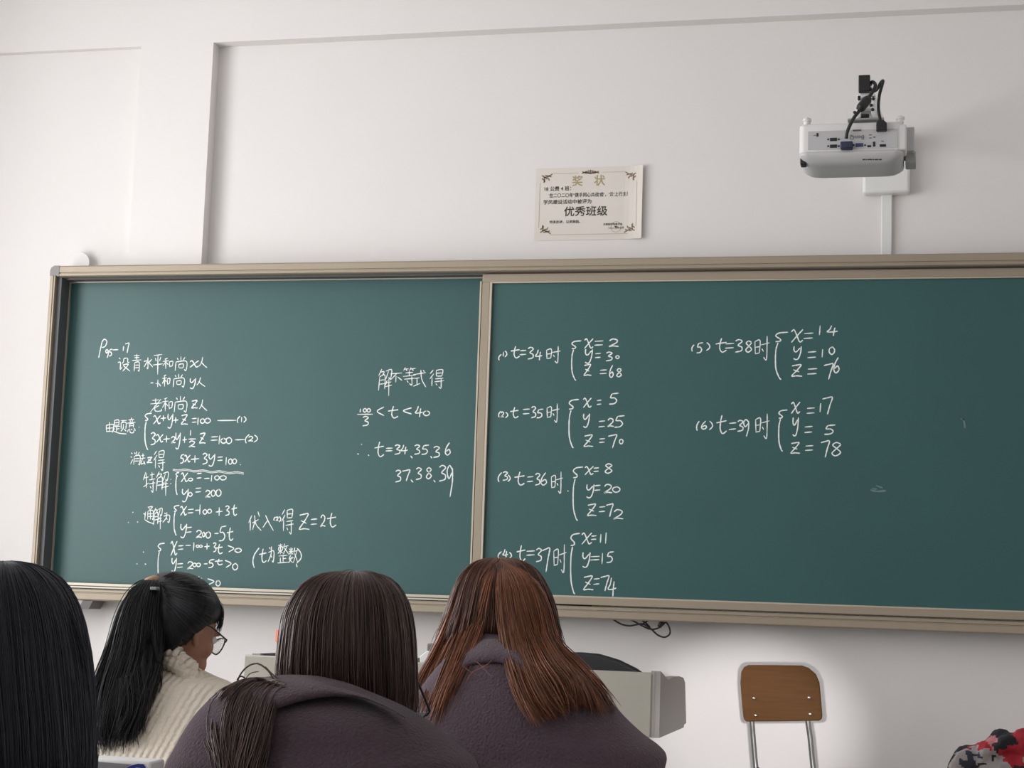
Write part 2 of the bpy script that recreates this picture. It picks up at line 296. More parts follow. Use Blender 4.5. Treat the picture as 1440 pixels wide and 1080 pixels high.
# ------------------------------------------------------------------ chalk handwriting (stroke glyphs in a unit box, y down)
def S(s):
    return [[tuple(float(c) for c in p.split(',')) for p in st_.split()] for st_ in s.split(';')]
GL = {
'0': S('.6,0 .15,.2 .05,.65 .4,1 .85,.8 .95,.35 .6,.02 .4,.08'), '1': S('.65,0 .35,1'),
'2': S('.08,.25 .4,.0 .85,.15 .75,.5 .05,.98 .4,.9 1,.97'), '3': S('.1,.12 .5,.0 .9,.15 .4,.45 .85,.6 .8,.88 .05,1'),
'4': S('.45,0 .3,.35 .05,.6 .5,.62 1,.55;.75,.2 .65,.6 .6,1'), '5': S('.35,.08 .2,.42 .6,.45 .8,.7 .55,.95 .05,1;.35,.08 1,.02'),
'6': S('.75,0 .25,.4 .08,.8 .4,1 .85,.8 .65,.55 .2,.72'), '7': S('.02,.1 .5,.03 .98,.0 .75,.45 .5,1'),
'8': S('.85,.1 .45,.0 .15,.2 .5,.45 .85,.75 .4,1 .08,.8 .5,.45 .9,.15'), '9': S('.82,.14 .45,0 .1,.18 .35,.42 .8,.22;.85,.08 .84,.5 .5,1'),
'x': S('.02,.2 .25,.05 .5,.5 .72,.95 1,.82;1,.02 .55,.45 .02,1'), 'y': S('.1,0 .08,.3 .35,.42 .85,.12;.98,0 .88,.5 .6,.92 .3,1 .02,.92'),
'z': S('.08,.1 .5,.03 .9,.02 .5,.5 .05,.95 .5,.93 1,.97;.2,.42 .72,.6'), 'P': S('.45,.1 .2,.6 .02,1;.4,.15 .7,0 1,.12 .8,.38 .4,.45'),
't': S('.55,0 .42,.35 .38,.75 .6,1 1,.85;0,.42 .5,.36 1,.3'),
'=': S('.05,.12 1,.02;0,.95 .95,.85'), '+': S('0,.55 1,.45;.5,0 .48,1'), '-': S('0,.6 1,.4'),
'<': S('1,0 .05,.5 1,1'), '>': S('0,0 1,.45 .15,1'), '(': S('1,0 .3,.35 .1,.7 .3,1'), ')': S('.2,0 .85,.3 .9,.65 .1,1'),
'{': S('1,0 .35,.02 .12,.08 .45,.15 .4,.19 .1,.2;.28,.22 .12,.4 .12,.75 .35,.95 .5,1'), '.': S('.2,.2 .8,.8'), ',': S('.1,.0 .9,1'), ':': S('.4,.0 .6,.12;.4,.85 .6,1'),
'设': S('.1,.05 .2,.15;0,.4 .22,.38 .2,.85 .35,.7;.5,.1 .46,.35 .36,.45;.5,.1 .8,.1 .8,.35 .95,.38;.42,.55 .85,.52 .4,1;.45,.6 1,1'),
'青': S('.2,.1 .8,.08;.25,.22 .78,.2;0,.38 1,.34;.5,0 .5,.36;.28,.5 .22,1;.28,.5 .75,.48 .75,.97 .62,.93;.3,.65 .73,.64;.3,.8 .73,.79'),
'水': S('.45,0 .45,.95 .33,.88;.0,.35 .36,.32 .02,.85;.9,.15 .55,.45;.5,.4 1,.85'),
'平': S('.1,.05 .9,.0;.25,.17 .32,.33;.78,.12 .65,.33;0,.52 1,.46;.5,.05 .47,1'),
'和': S('.5,.02 .2,.12;0,.32 .6,.26;.3,.1 .3,1;.3,.35 .02,.75;.32,.4 .55,.62;.65,.35 .68,.85;.65,.35 .98,.32 .93,.75;.68,.78 .94,.74'),
'尚': S('.5,0 .5,.28;.2,.1 .3,.25;.82,.05 .68,.25;.12,.36 .05,1;.12,.38 .92,.34 .9,.97 .75,.9;.33,.55 .35,.8;.33,.55 .68,.53 .65,.78 .36,.8'),
'人': S('.45,0 .3,.5 0,.85;.22,.45 .6,.75 1,1'), '小': S('.4,0 .35,1;.5,.45 .95,.9;0,.55 .2,.5'),
'老': S('.15,.15 .75,.1;.45,0 .45,.35;0,.4 1,.32;.9,.05 .0,1;.75,.5 .4,.68;.38,.52 .42,.9 .9,.9 .92,.75'),
'由': S('.1,.3 .15,1;.1,.32 .95,.25 .88,.95;.5,0 .5,.95;.13,.62 .9,.58;.15,.95 .88,.92'),
'题': S('.15,.05 .15,.4;.15,.05 .45,.03 .45,.4;.15,.22 .45,.2;.15,.4 .45,.38;.05,.5 .55,.46;.3,.5 .3,.85;.3,.65 .5,.63;.15,.6 0,.92;.1,.8 .5,.95 1,1;.6,.08 1,.05;.78,.08 .7,.22;.62,.22 .62,.65;.62,.22 .95,.2 .95,.65;.78,.3 .76,.6 .6,.82;.82,.65 .98,.82'),
'意': S('.5,0 .55,.08;.15,.15 .85,.1;.35,.18 .4,.28;.65,.16 .58,.28;0,.36 1,.3;.25,.42 .27,.66;.25,.42 .75,.38 .73,.64;.26,.54 .74,.5;.15,.75 .05,.95;.3,.72 .4,.97 .75,.97 .8,.82;.5,.72 .58,.82;.8,.68 1,.85'),
'消': S('.05,.1 .2,.2;0,.38 .15,.46;0,.95 .22,.6;.62,0 .62,.28;.4,.08 .48,.22;.9,.05 .78,.22;.38,.35 .32,1;.38,.36 .94,.32 .92,.98 .78,.92;.4,.55 .9,.53;.4,.73 .9,.72'),
'去': S('.2,.2 .8,.16;.5,0 .5,.42;0,.47 1,.4;.45,.45 .12,.92 .8,.85;.65,.65 .95,1'),
'得': S('.25,0 .02,.22;.28,.22 0,.5;.16,.42 .14,.9;.45,.03 .47,.36;.45,.03 .9,.0 .85,.34;.46,.19 .86,.17;.47,.35 .85,.34;.38,.5 .95,.46;.33,.66 1,.6;.8,.5 .78,1 .62,.93;.42,.75 .52,.86'),
'特': S('.2,0 0,.4;.08,.3 .45,.24;.27,.05 .25,.8;0,.75 .45,.55;.55,.15 .95,.1;.73,0 .73,.38;.48,.4 1,.34;.48,.6 1,.54;.82,.42 .8,1 .66,.92;.56,.72 .66,.82'),
'解': S('.25,0 .02,.25;.12,.12 .42,.1 .3,.25;.1,.28 0,.8;.1,.28 .48,.24 .46,.75;.1,.42 .46,.4;.08,.57 .46,.54;.55,.08 .98,.03 .9,.36 .8,.33;.75,.08 .55,.38;.65,.42 .52,.6;.58,.52 .95,.48;.48,.66 1,.6;.78,.3 .76,1'),
'通': S('.4,.05 .85,.02 .65,.18;.5,.1 .62,.2;.42,.27 .4,.75;.42,.27 .9,.25 .9,.72 .8,.7;.43,.43 .9,.42;.43,.58 .9,.57;.65,.25 .65,.75;.02,.38 .12,.48;.2,.3 .12,.75;.12,.76 .5,.9 1,1'),
'为': S('.22,.05 .35,.18;.08,.38 .85,.3 .78,.98 .6,.9;.52,0 .45,.5 0,1;.45,.58 .58,.72'),
'代': S('.25,.2 0,.6;.14,.45 .12,1;.28,.6 .75,.42;.45,.2 .55,.65 .95,1;.7,0 .82,.28;.5,.45 .3,.95'),
'入': S('.25,0 .55,.45 1,1;.48,.3 0,.8'),
'整': S('.05,.1 .45,.06;.1,.18 .12,.35 .42,.33 .42,.16 .1,.18;.27,0 .25,.55;.25,.35 .02,.52;.28,.37 .45,.5;.65,0 .52,.22;.6,.15 .98,.1;.85,.15 .5,.55;.6,.2 .98,.52;.1,.64 .9,.6;.5,.62 .5,.97;.5,.78 .8,.76;.25,.72 .25,.97;0,1 1,.95'),
'数': S('.08,.08 .18,.2;.42,.05 .33,.2;0,.28 .5,.25;.25,0 .25,.5;.22,.3 0,.48;.3,.3 .48,.45;.22,.5 .08,.75 .45,.98;.4,.58 0,1;0,.72 .55,.66;.68,0 .55,.35;.62,.25 1,.2;.9,.22 .5,1;.62,.35 1,.98'),
'不': S('0,.1 1,.0;.55,.06 .0,.75;.48,.3 .46,1;.6,.4 1,.8'),
'等': S('.2,0 .05,.18;.15,.1 .45,.08;.25,.12 .32,.2;.65,0 .52,.18;.6,.1 1,.05;.75,.1 .82,.2;.2,.32 .8,.28;.5,.2 .5,.48;0,.52 1,.44;.1,.68 .95,.62;.7,.52 .7,1 .5,.92;.3,.74 .42,.87'),
'式': S('0,.28 1,.16;.6,0 .68,.55 1,1;.78,.02 .9,.12;.12,.5 .5,.46;.3,.5 .3,.85;0,.95 .55,.78'),
'时': S('.05,.25 .08,.8;.05,.25 .38,.2 .34,.75;.06,.5 .37,.47;.08,.78 .36,.74;.42,.4 1,.3;.84,0 .8,1 .6,.93;.5,.55 .6,.68'),
}
# (block origin x, y, zoom), target panel plane, then  glyph x0 y0 x1 y1 ...
A = (110, 470, 7.2); B = (110, 600, 7.2); R1 = (120, 440, 3.6); R2 = (120, 620, 3.6); R7 = (170, 690, 7.717); C = (310, 690, 7.717); D = (460, 480, 4.5)
E_ = (690, 440, 6.0); F_ = (690, 620, 4.5); G_ = (950, 440, 4.8)
LINES = [
 ('L', A, 'P 205 50 290 240 9 275 155 310 240 5 310 150 345 220 - 345 150 405 165 1 450 120 465 170 7 475 90 515 190'),
 ('L', A, '设 400 230 525 375 青 545 200 640 375 水 665 235 755 350 平 755 205 860 410 和 855 240 960 350 尚 975 225 1105 370 x 1130 265 1220 335 人 1225 230 1305 340'),
 ('L', A, '- 730 485 760 500 小 785 460 840 535 和 850 410 930 530 尚 955 400 1080 535 y 1130 445 1190 550 人 1200 435 1285 530'),
 ('L', A, '老 730 650 850 790 和 850 640 955 780 尚 965 625 1105 790 z 1145 670 1210 750 人 1225 660 1305 775'),
 ('L', A, '由 275 890 360 990 题 345 865 490 1010 意 495 845 580 1000 . 612 938 620 946'),
 ('L', A, '{ 668 800 745 1170 x 760 820 835 910 + 835 820 890 880 y 905 805 960 950 + 960 840 1015 900 z 1040 815 1110 915 = 1150 850 1200 895 1 1205 845 1220 920 0 1235 855 1282 902 0 1280 850 1340 900 - 1409 868 1600 878 ( 1608 828 1640 898 1 1650 838 1658 890 ) 1672 832 1700 892'),
 ('L', B, '3 730 60 785 185 x 790 75 860 160 + 860 90 930 160 2 940 100 985 165 y 985 60 1035 225 + 1055 100 1100 165 1 1130 35 1145 90 - 1115 120 1195 130 2 1120 145 1185 205 z 1225 65 1290 170 = 1340 100 1415 140'),
 ('L', R1, '1 672 620 685 665 0 685 635 715 660 0 712 630 742 662 - 757 638 805 646 ( 808 615 830 660 2 825 625 850 650 ) 852 618 872 655'),
 ('L', B, '消 530 250 630 385 去 630 270 680 385 z 695 310 750 365 得 765 245 880 440'),
 ('L', B, '5 1030 280 1075 370 x 1075 285 1135 360 + 1140 290 1225 365 3 1255 270 1310 380 y 1320 275 1385 400 = 1410 305 1465 345 1 1490 310 1505 390 0 1520 325 1560 380 0 1562 325 1605 375 . 1636 380 1646 390'),
 ('L', B, '特 660 460 780 660 解 790 455 915 700 : 930 530 945 580 { 985 465 1022 690 x 1040 465 1110 560 0 1115 520 1160 550 = 1200 470 1250 525 - 1275 518 1330 530 1 1340 490 1360 555 0 1380 495 1430 540 0 1434 495 1500 540'),
 ('L', B, 'y 1050 630 1115 760 0 1115 665 1155 705 = 1185 620 1245 665 2 1285 645 1340 715 0 1344 640 1390 705 0 1394 635 1448 705'),
 ('L', R7, '. 124 228 136 242 . 74 340 88 350 . 174 334 188 346 通 245 170 360 360 解 355 185 450 420 为 455 235 540 345'),
 ('L', R7, '{ 570 160 635 485 x 645 165 715 270 = 725 200 790 245 - 805 208 860 217 1 850 150 865 260 0 890 205 935 255 0 940 200 985 245 + 1030 180 1105 275 3 1130 165 1180 270 t 1200 150 1260 270 y 645 360 715 510 = 710 395 770 455 2 815 430 880 510 0 885 450 912 500 0 920 445 975 515 - 1015 458 1060 470 5 1060 380 1145 545 t 1150 400 1220 540'),
 ('L', R7, '. 238 658 252 674 . 168 788 182 802 . 256 788 276 806 { 395 570 475 1000 x 540 545 610 705 = 620 595 680 640 - 700 588 760 600 1 780 560 800 655 0 815 590 850 615 0 850 590 885 615 + 905 570 965 640 3 1000 565 1035 665 t 1030 580 1105 685 > 1160 595 1225 665 0 1235 625 1310 670'),
 ('L', R7, 'y 550 730 605 880 = 610 790 675 835 2 720 770 785 850 0 780 785 820 825 0 820 785 865 825 - 900 788 940 800 5 945 745 1015 835 t 1020 740 1105 805 > 1130 755 1195 835 0 1210 790 1270 860'),
 ('L', R7, 'z 560 920 620 1000 = 640 950 690 985 2 740 930 800 1000 t 810 930 880 1005 > 940 955 1010 1020 0 1030 975 1080 1035'),
 ('L', C, '代 305 225 450 435 入 460 265 575 435 ( 578 285 598 325 2 602 285 628 325 ) 634 280 655 340 得 665 205 795 465 z 850 250 965 425 = 980 305 1050 370 2 1085 265 1140 390 t 1155 240 1255 395'),
 ('L', C, '( 345 620 420 840 t 420 630 500 780 为 515 605 590 775 整 620 575 740 785 数 740 615 840 785 ) 820 625 880 790 , 820 795 835 830'),
 ('L', D, '解 325 175 410 345 不 400 200 475 260 等 480 165 560 275 式 545 180 625 290 得 650 180 740 295'),
 ('L', D, '1 205 425 215 450 0 228 425 250 448 0 252 425 275 448 - 190 459 290 464 3 222 475 265 535 < 315 415 360 470 t 385 410 450 485 < 480 420 535 460 4 555 410 605 480 0 608 440 650 470'),
 ('L', D, '. 214 648 222 656 . 188 710 204 716 . 256 715 268 726 t 300 635 360 730 = 370 675 415 695 3 425 655 465 715 4 465 655 510 715 , 526 724 542 740 3 550 655 590 715 5 595 655 645 715 , 653 726 665 740 3 670 665 715 735 6 745 640 785 720'),
 ('L', D, '3 430 815 470 890 7 475 815 525 885 , 528 876 546 892 3 560 800 600 875 8 625 800 665 870 , 673 878 686 892 3 705 785 755 885 9 755 785 800 985'),
 ('R', E_, '( 65 350 90 400 1 102 328 112 368 ) 118 320 137 372 t 170 280 245 380 = 245 315 300 355 3 310 290 365 390 4 375 310 435 400 时 465 280 590 415'),
 ('R', E_, '{ 675 235 765 570 x 790 215 865 300 = 875 235 950 275 2 995 220 1080 285 y 795 305 860 425 = 880 340 930 380 3 970 330 1030 405 0 1055 360 1085 385 z 785 435 850 530 = 920 480 980 515 6 1000 440 1040 545 8 1060 470 1110 540'),
 ('R', E_, '( 65 830 85 880 2 85 835 112 880 ) 122 838 145 885 t 165 795 235 885 = 270 810 330 855 3 340 790 385 885 5 385 810 445 885 时 470 765 580 915'),
 ('R', E_, '{ 652 730 745 1140 x 780 715 850 800 = 895 735 935 775 5 995 675 1080 770 y 780 850 835 965 = 910 910 965 965 2 985 890 1040 960 5 1040 865 1130 965 z 785 1030 865 1130 = 915 1060 965 1095 7 990 1030 1065 1140 0 1085 1065 1118 1105'),
 ('R', F_, '( 45 200 70 260 3 75 195 110 250 ) 106 215 124 258 t 150 195 215 280 = 230 225 270 260 3 280 205 315 280 6 315 200 360 280 时 380 195 458 325 . 484 312 494 322'),
 ('R', F_, '{ 515 165 585 505 x 595 160 650 215 = 650 170 685 195 8 720 145 775 205 y 605 275 655 360 = 655 280 695 315 2 715 275 770 330 0 770 290 820 325 z 610 400 670 475 = 685 415 725 450 7 730 400 775 480 2 775 435 840 495'),
 ('R', F_, '( 45 700 68 745 4 75 685 110 745 ) 115 705 132 745 t 165 660 220 760 = 225 695 280 725 3 285 680 325 765 7 325 680 375 830 时 395 655 480 825'),
 ('R', F_, '{ 500 585 565 970 x 575 580 640 655 = 635 600 670 625 1 690 590 702 645 1 722 580 736 650 y 580 705 630 800 = 630 730 690 755 1 700 710 712 780 5 730 700 780 770 z 585 855 650 945 = 650 870 690 910 7 695 855 750 950 4 740 865 795 985'),
 ('R', G_, '( 108 215 125 260 5 140 200 185 270 ) 205 200 232 255 t 270 170 345 265 = 335 205 395 240 3 400 180 455 265 8 470 190 520 265 时 530 155 635 310'),
 ('R', G_, '{ 665 130 760 450 x 780 110 860 200 = 865 135 930 175 1 965 85 982 150 4 1020 85 1095 155 y 795 225 850 315 = 890 260 950 305 1 985 245 997 300 0 1035 230 1075 280 z 780 350 855 430 = 890 375 955 415 7 1000 345 1065 450 6 1065 300 1110 405'),
 ('R', G_, '( 140 730 160 795 6 172 730 215 785 ) 225 730 250 790 t 275 690 345 815 = 360 740 410 790 3 415 725 460 800 9 455 720 500 835 时 535 680 635 840'),
 ('R', G_, '{ 690 655 755 935 x 780 600 840 680 = 885 640 940 680 1 970 610 985 670 7 990 570 1060 685 y 790 705 830 830 = 870 765 925 810 5 1000 755 1080 820 z 775 875 840 950 = 875 895 930 930 7 980 865 1040 975 8 1050 875 1125 965'),
]
def stroke(mb, pts, Y, w):
    """flat chalk ribbon through image points on the board plane, with a slightly uneven edge"""
    P = spline(pts, max(4, 5 * len(pts)) if len(pts) > 2 else 4); L = [at(x, y, Y) for x, y in P]; vs_ = []
    for i, p in enumerate(L):
        t = L[min(i + 1, len(L) - 1)] - L[max(i - 1, 0)]; t.y = 0
        if t.length < 1e-9: t = Vector((1, 0, 0))
        t.normalize(); nrm = Vector((-t.z, 0, t.x)); ww = w * random.uniform(0.75, 1.15)
        if i in (0, len(L) - 1): ww *= 0.6
        vs_ += [p + nrm * ww, p - nrm * ww]
    mb.add(vs_, [(2 * i, 2 * i + 1, 2 * i + 3, 2 * i + 2) for i in range(len(L) - 1)])
def chalk(panel, pane, blk, s):
    Y = (YF if panel == 'L' else YS) - 0.0006; tk = s.split(); mb = MB(); ox, oy, sc = blk; kk = 0
    for i in range(0, len(tk), 5):
        g = tk[i]; a, b, c, d = (float(q) for q in tk[i + 1:i + 5])
        for st_ in GL[g]:
            pts = [(ox + (a + u * (c - a)) / sc, oy + (b + v * (d - b)) / sc) for u, v in st_]
            kk += 1; stroke(mb, pts, Y - 0.00012 * (kk % 7), 0.0026 if ord(g[0]) < 256 else 0.0022)
    return mb.build('chalk_writing', CHALK, pane)
for p_, blk, s in LINES: chalk(p_, fix if p_ == 'L' else sl, blk, s)
mb = MB()
for k in range(2): stroke(mb, [(243 + 5 * i, 660 + 0.25 * i + 0.8 * math.sin(i * 1.3) + k * 1.0) for i in range(21)], YF - 0.0015, 0.0030)
mb.build('chalk_underline', CHALK, fix)
mb = MB()
for q in ([(1224, 689), (1233, 691), (1246, 690)], [(1232, 683), (1241, 686)], [(1226, 687), (1233, 688)], [(1354, 588), (1356, 594), (1357, 602)], [(1351, 589), (1356, 590)]):
    stroke(mb, q, YS - 0.0015, 0.0035)
mb.build('chalk_smudge', DUST, sl)

# black cable hanging under the board
cab = [(858, 868), (872, 877), (885, 880), (897, 878), (905, 878), (915, 884), (925, 893), (935, 896), (942, 891), (941, 882), (936, 874), (933, 872)]
mb = MB(); mb.tube(wspline([at(x, y, YB + 0.03) for x, y in cab], 60), 0.0036, 8)
mb.tube(wspline([at(x, y, YB + 0.035) for x, y in [(874, 868), (890, 873), (903, 880), (915, 885), (926, 883), (934, 877), (937, 872)]], 40), 0.0033, 8)
mb.tube(wspline([at(x, y, YB + 0.04) for x, y in [(902, 872), (909, 877), (914, 882)]], 10), 0.0033, 8).tube(wspline([at(x, y, YB + 0.04) for x, y in [(913, 872), (906, 876), (902, 879)]], 10), 0.0033, 8)
mb.tube([at(932, 872, YB + 0.03), at(927, 882, YB + 0.03)], 0.009, 10)
tag(mb.build('cable', BLACK, smooth=True), 'tangled black cable looping down from under the bottom rail of the chalkboard', 'cable')
# round white cover peeping over the board's left end
c = at(111, 371, YP)
mb = MB().prism([(c.x + 0.056 * math.cos(w), YP - 0.007, c.z + 0.056 * math.sin(w)) for w in np.linspace(0, 2 * math.pi, 40, False)], (0, 0.007, 0))
tag(mb.build('wall_cover_plate', mat('cover_white', (0.76, 0.75, 0.74), 0.6), bevel=0.002), 'round white plastic cover on the wall above the left end of the chalkboard', 'cover plate')

# ------------------------------------------------------------------ certificate
PAPER = mat('certificate_paper', (0.74, 0.69, 0.635), 0.6, var=0.03, vscale=10)
GOLD = mat('gold_ink', (0.42, 0.33, 0.16), 0.5); BRN = mat('brown_ink', (0.24, 0.17, 0.11), 0.7); INK = mat('black_ink', (0.03, 0.025, 0.02), 0.7)
FAINT = mat('faint_border_ink', (0.50, 0.44, 0.35), 0.7)
YC = YR - 0.004
q = [at(755, 238, YC), at(904.5, 232, YC), at(903, 337, YC), at(750, 337, YC)]
cx0 = (q[0].x + q[3].x) / 2; cx1 = (q[1].x + q[2].x) / 2; cz1 = (q[0].z + q[1].z) / 2; cz0 = (q[2].z + q[3].z) / 2
cert = root('certificate', ((cx0 + cx1) / 2, YR, cz0), 'cream paper award certificate with gold heading taped to the wall above the chalkboard', 'certificate')
n = 24; mb = MB(); vs_ = []
for i in range(n + 1):
    u = i / n; lift = 0.002 + 0.016 * max(0, (u - 0.82) / 0.18) ** 2
    for z in (cz0, cz1):
        vs_ += [(cx0 + u * (cx1 - cx0), YR - lift - 0.0006, z), (cx0 + u * (cx1 - cx0), YR - lift, z)]
fs = []
for i in range(n):
    a = 4 * i; b = a + 4
    fs += [(a, b, b + 2, a + 2), (a + 1, a + 3, b + 3, b + 1), (a, a + 1, b + 1, b), (a + 2, b + 2, b + 3, a + 3)]
fs += [(0, 2, 3, 1), (4 * n, 4 * n + 1, 4 * n + 3, 4 * n + 2)]
mb.add(vs_, fs); paper = mb.build('paper', PAPER, cert)
YT = YR - 0.0034
def cpt(u, v): return Vector((cx0 + u * (cx1 - cx0), YT - 0.016 * max(0, (u - 0.82) / 0.18) ** 2, cz1 - v * (cz1 - cz0)))
W = cx1 - cx0; H = cz1 - cz0
def ctext(s, u, v, size, m, xs=1.0, align='LEFT', nm='printed_text'):
    mb = text(s, nm, m, None, cpt(u, v), size, align, xs=xs)
    if mb:
        v0, f0 = list(mb.v), list(mb.f)
        for k, (dx, dz) in enumerate(((0.022, 0), (0.011, 0.016), (0.011, -0.016))):     # heavier printed weight
            mb.add([(x + dx * size, y - 0.00008 * (k + 1), z + dz * size) for x, y, z in v0], f0)
        mb.build(nm, m, cert)
ctext('奖', 0.39, 0.245, 0.050, GOLD, align='CENTER', nm='heading_text'); ctext('状', 0.595, 0.245, 0.050, GOLD, align='CENTER', nm='heading_text')
ctext('18 公费 4 班：', 0.075, 0.312, 0.0215, INK)
ctext('在二〇二〇年“携手同心共战‘疫’，‘云’上行主题团日”', 0.13, 0.405, 0.0205, INK, xs=0.86)
ctext('学风建设活动中被评为', 0.075, 0.497, 0.0215, INK)
ctext('优秀班级', 0.475, 0.66, 0.046, INK, align='CENTER', nm='award_text', xs=1.05)
ctext('特发此状，以资鼓励。', 0.14, 0.765, 0.0145, INK, nm='closing_text')
ctext('共青团学院委员会', 0.73, 0.805, 0.0105, INK, align='CENTER', nm='signature_text'); ctext('二〇二〇年五月', 0.76, 0.855, 0.0100, INK, align='CENTER', nm='signature_text')
def cstroke(mb, pts, w):
    L = [cpt(u, v) for u, v in spline(pts, 3 * len(pts) + 2)]; vv = []
    for i, p in enumerate(L):
        t = (L[min(i + 1, len(L) - 1)] - L[max(i - 1, 0)]); t.y = 0; t.normalize(); nn = Vector((-t.z, 0, t.x)) * w; vv += [p + nn, p - nn]
    mb.add(vv, [(2 * i, 2 * i + 1, 2 * i + 3, 2 * i + 2) for i in range(len(L) - 1)])
mb = MB()
cstroke(mb, [(0.16, 0.075), (0.40, 0.075)], 0.0011); cstroke(mb, [(0.62, 0.075), (0.84, 0.075)], 0.0011)
cstroke(mb, [(0.15, 0.925), (0.87, 0.925)], 0.0011); cstroke(mb, [(0.04, 0.2), (0.04, 0.83)], 0.0009); cstroke(mb, [(0.945, 0.2), (0.945, 0.83)], 0.0009)
mb.build('border_line', FAINT, cert)
for cu, cv, su, sv in ((0.055, 0.10, 1, 1), (0.935, 0.10, -1, 1), (0.055, 0.89, 1, -1), (0.935, 0.89, -1, -1)):
    mb = MB()
    for a, b in (((0, 0), (.05, .05)), ((.0, .04), (.03, .09)), ((.03, .0), (.09, .02)), ((.02, .02), (.02, .10)), ((.05, .03), (.07, .07)), ((0.03, 0.03), (0.1, -0.02))):
        cstroke(mb, [(cu + su * a[0], cv + sv * a[1]), (cu + su * (a[0] + b[0]) / 2 + .006 * su, cv + sv * (a[1] + b[1]) / 2), (cu + su * b[0], cv + sv * b[1])], 0.0026)
    mb.build('corner_ornament', BRN, cert)
mb = MB()
for k in range(-3, 4):
    cstroke(mb, [(0.51 + k * 0.012, 0.09), (0.51 + k * 0.017, 0.075 - 0.012 * (3 - abs(k))), (0.51 + k * 0.026, 0.06)], 0.0024)
cstroke(mb, [(0.43, 0.085), (0.47, 0.07), (0.51, 0.09), (0.55, 0.07), (0.59, 0.085)], 0.0022); mb.build('top_ornament', BRN, cert)
mb = MB(); cstroke(mb, [(0.76 + 0.048 * math.cos(w), 0.83 + 0.072 * math.sin(w)) for w in np.linspace(0, 2 * math.pi, 22)], 0.0012)
cstroke(mb, [(0.755, 0.815), (0.765, 0.845)], 0.004); cstroke(mb, [(0.745, 0.83), (0.775, 0.83)], 0.003); mb.build('seal', FAINT, cert)

# ------------------------------------------------------------------ projector, its mount and wiring
YQ = 5.95
def boxpx(mb, x0, y0, x1, y1, Y, d):
    a = at(x0, y1, Y); b = at(x1, y0, Y); return mb.box((a.x, Y, a.z), (b.x, Y + d, b.z))
pm = root('projector_mount', (at(1247, 215, YR).x, YR, at(1247, 272, YR).z), 'white steel projector wall arm with a black end cap high on the wall', 'projector mount')
boxpx(MB(), 1213, 185, 1280, 272, YR - 0.06, 0.06).build('wall_plate', WHITEP, pm, bevel=0.012, seg=3)
a1 = at(1247, 205, YR - 0.05); e1 = at(1215.5, 118, YQ + 0.05)
dv = (a1 - e1); 
hw, hh = 0.017, 0.026
prof = [e1 + Vector((sx * hw, 0, sz * hh)) for sx, sz in ((-1, -1), (1, -1), (1, 1), (-1, 1))]
dxy = Vector((dv.x, dv.y, a1.z - e1.z))
MB().prism(prof, dxy).build('arm', WHITEP, pm)
prof = [e1 + Vector((sx * (hw + 0.003), -0.012, sz * (hh + 0.004))) for sx, sz in ((-1, -1), (1, -1), (1, 1), (-1, 1))]
MB().prism(prof, (0, 0.03, 0)).build('end_cap', BLACK, pm, bevel=0.003)['label'] = 'black end cap'
mb = MB(); boxpx(mb, 1205, 134, 1211, 166, YQ + 0.06, 0.07); boxpx(mb, 1225, 134, 1231, 166, YQ + 0.06, 0.07); boxpx(mb, 1205, 132, 1231, 138, YQ + 0.06, 0.07); boxpx(mb, 1202, 152, 1231, 157, YQ + 0.10, 0.06)
mb.build('bracket', WHITEP, pm, bevel=0.002)
boxpx(MB(), 1192, 165, 1243, 169, YQ + 0.05, 0.12).build('bracket_plate', GREYP, pm)
for x, y in ((1202, 158), (1227, 154), (1225, 148), (1208, 139), (1228, 139)): MB().ball(at(x, y, YQ + 0.055), 0.006, 10, 8).build('bolt', BLACK, pm)
boxpx(MB(), 1211, 160, 1222, 165, YQ + 0.05, 0.05).build('pivot', BLACK, pm)

pj = root('projector', tuple(at(1200, 170, YQ + 0.12)), 'white short throw projector hanging upside down from the wall arm, ports facing the room', 'projector')
def rrect(x0, z0_, x1, z1_, r, n=6):
    pts = []
    for cx_, cz_, a0 in ((x1 - r, z1_ - r, 0), (x0 + r, z1_ - r, 90), (x0 + r, z0_ + r, 180), (x1 - r, z0_ + r, 270)):
        for k in range(n + 1):
            w = math.radians(a0 + 90 * k / n); pts.append((cx_ + r * math.cos(w), cz_ + r * math.sin(w)))
    return pts
tl, br = at(1124, 174, YQ), at(1270, 211, YQ)
bx0, bx1, bz1, bz0 = tl.x, br.x, tl.z, br.z
# main body: rounded plan, then the curved lid beneath it
plan = rrect(bx0, YQ, bx1, YQ + 0.27, 0.022)
MB().prism([(x, y, bz0) for x, y in plan], (0, 0, bz1 - bz0 - 0.002)).build('body', PROJW, pj, bevel=0.008, seg=3)
mb = MB(); rows = []
for k, (ins, dz) in enumerate(((-0.001, 0.0), (0.002, -0.010), (0.012, -0.020), (0.026, -0.030), (0.045, -0.036), (0.07, -0.038))):
    rows.append([(x, y, bz0 + dz) for x, y in rrect(bx0 + ins, YQ - 0.006 + ins * 0.9, bx1 - ins, YQ + 0.275 - ins, 0.03)])
n = len(rows[0]); vs_ = [p for r_ in rows for p in r_]
mb.add(vs_, [tuple(range(n)), tuple(range((len(rows) - 1) * n, len(rows) * n))] + [(i * n + k, i * n + (k + 1) % n, (i + 1) * n + (k + 1) % n, (i + 1) * n + k) for i in range(len(rows) - 1) for k in range(n)])
mb.build('lid', mat('projector_lid_shaded', (0.58, 0.575, 0.58), 0.45), pj, smooth=True)  # lid greyer than the body: underside shade put into its colour
mb = MB(); boxpx(mb, 1136, 181, 1262, 211, YQ - 0.003, 0.006); mb.build('rear_panel', PROJG, pj)
boxpx(MB(), 1262, 174, 1275, 211, YQ + 0.002, 0.10).build('side_cover', PROJW, pj, bevel=0.008, seg=3)
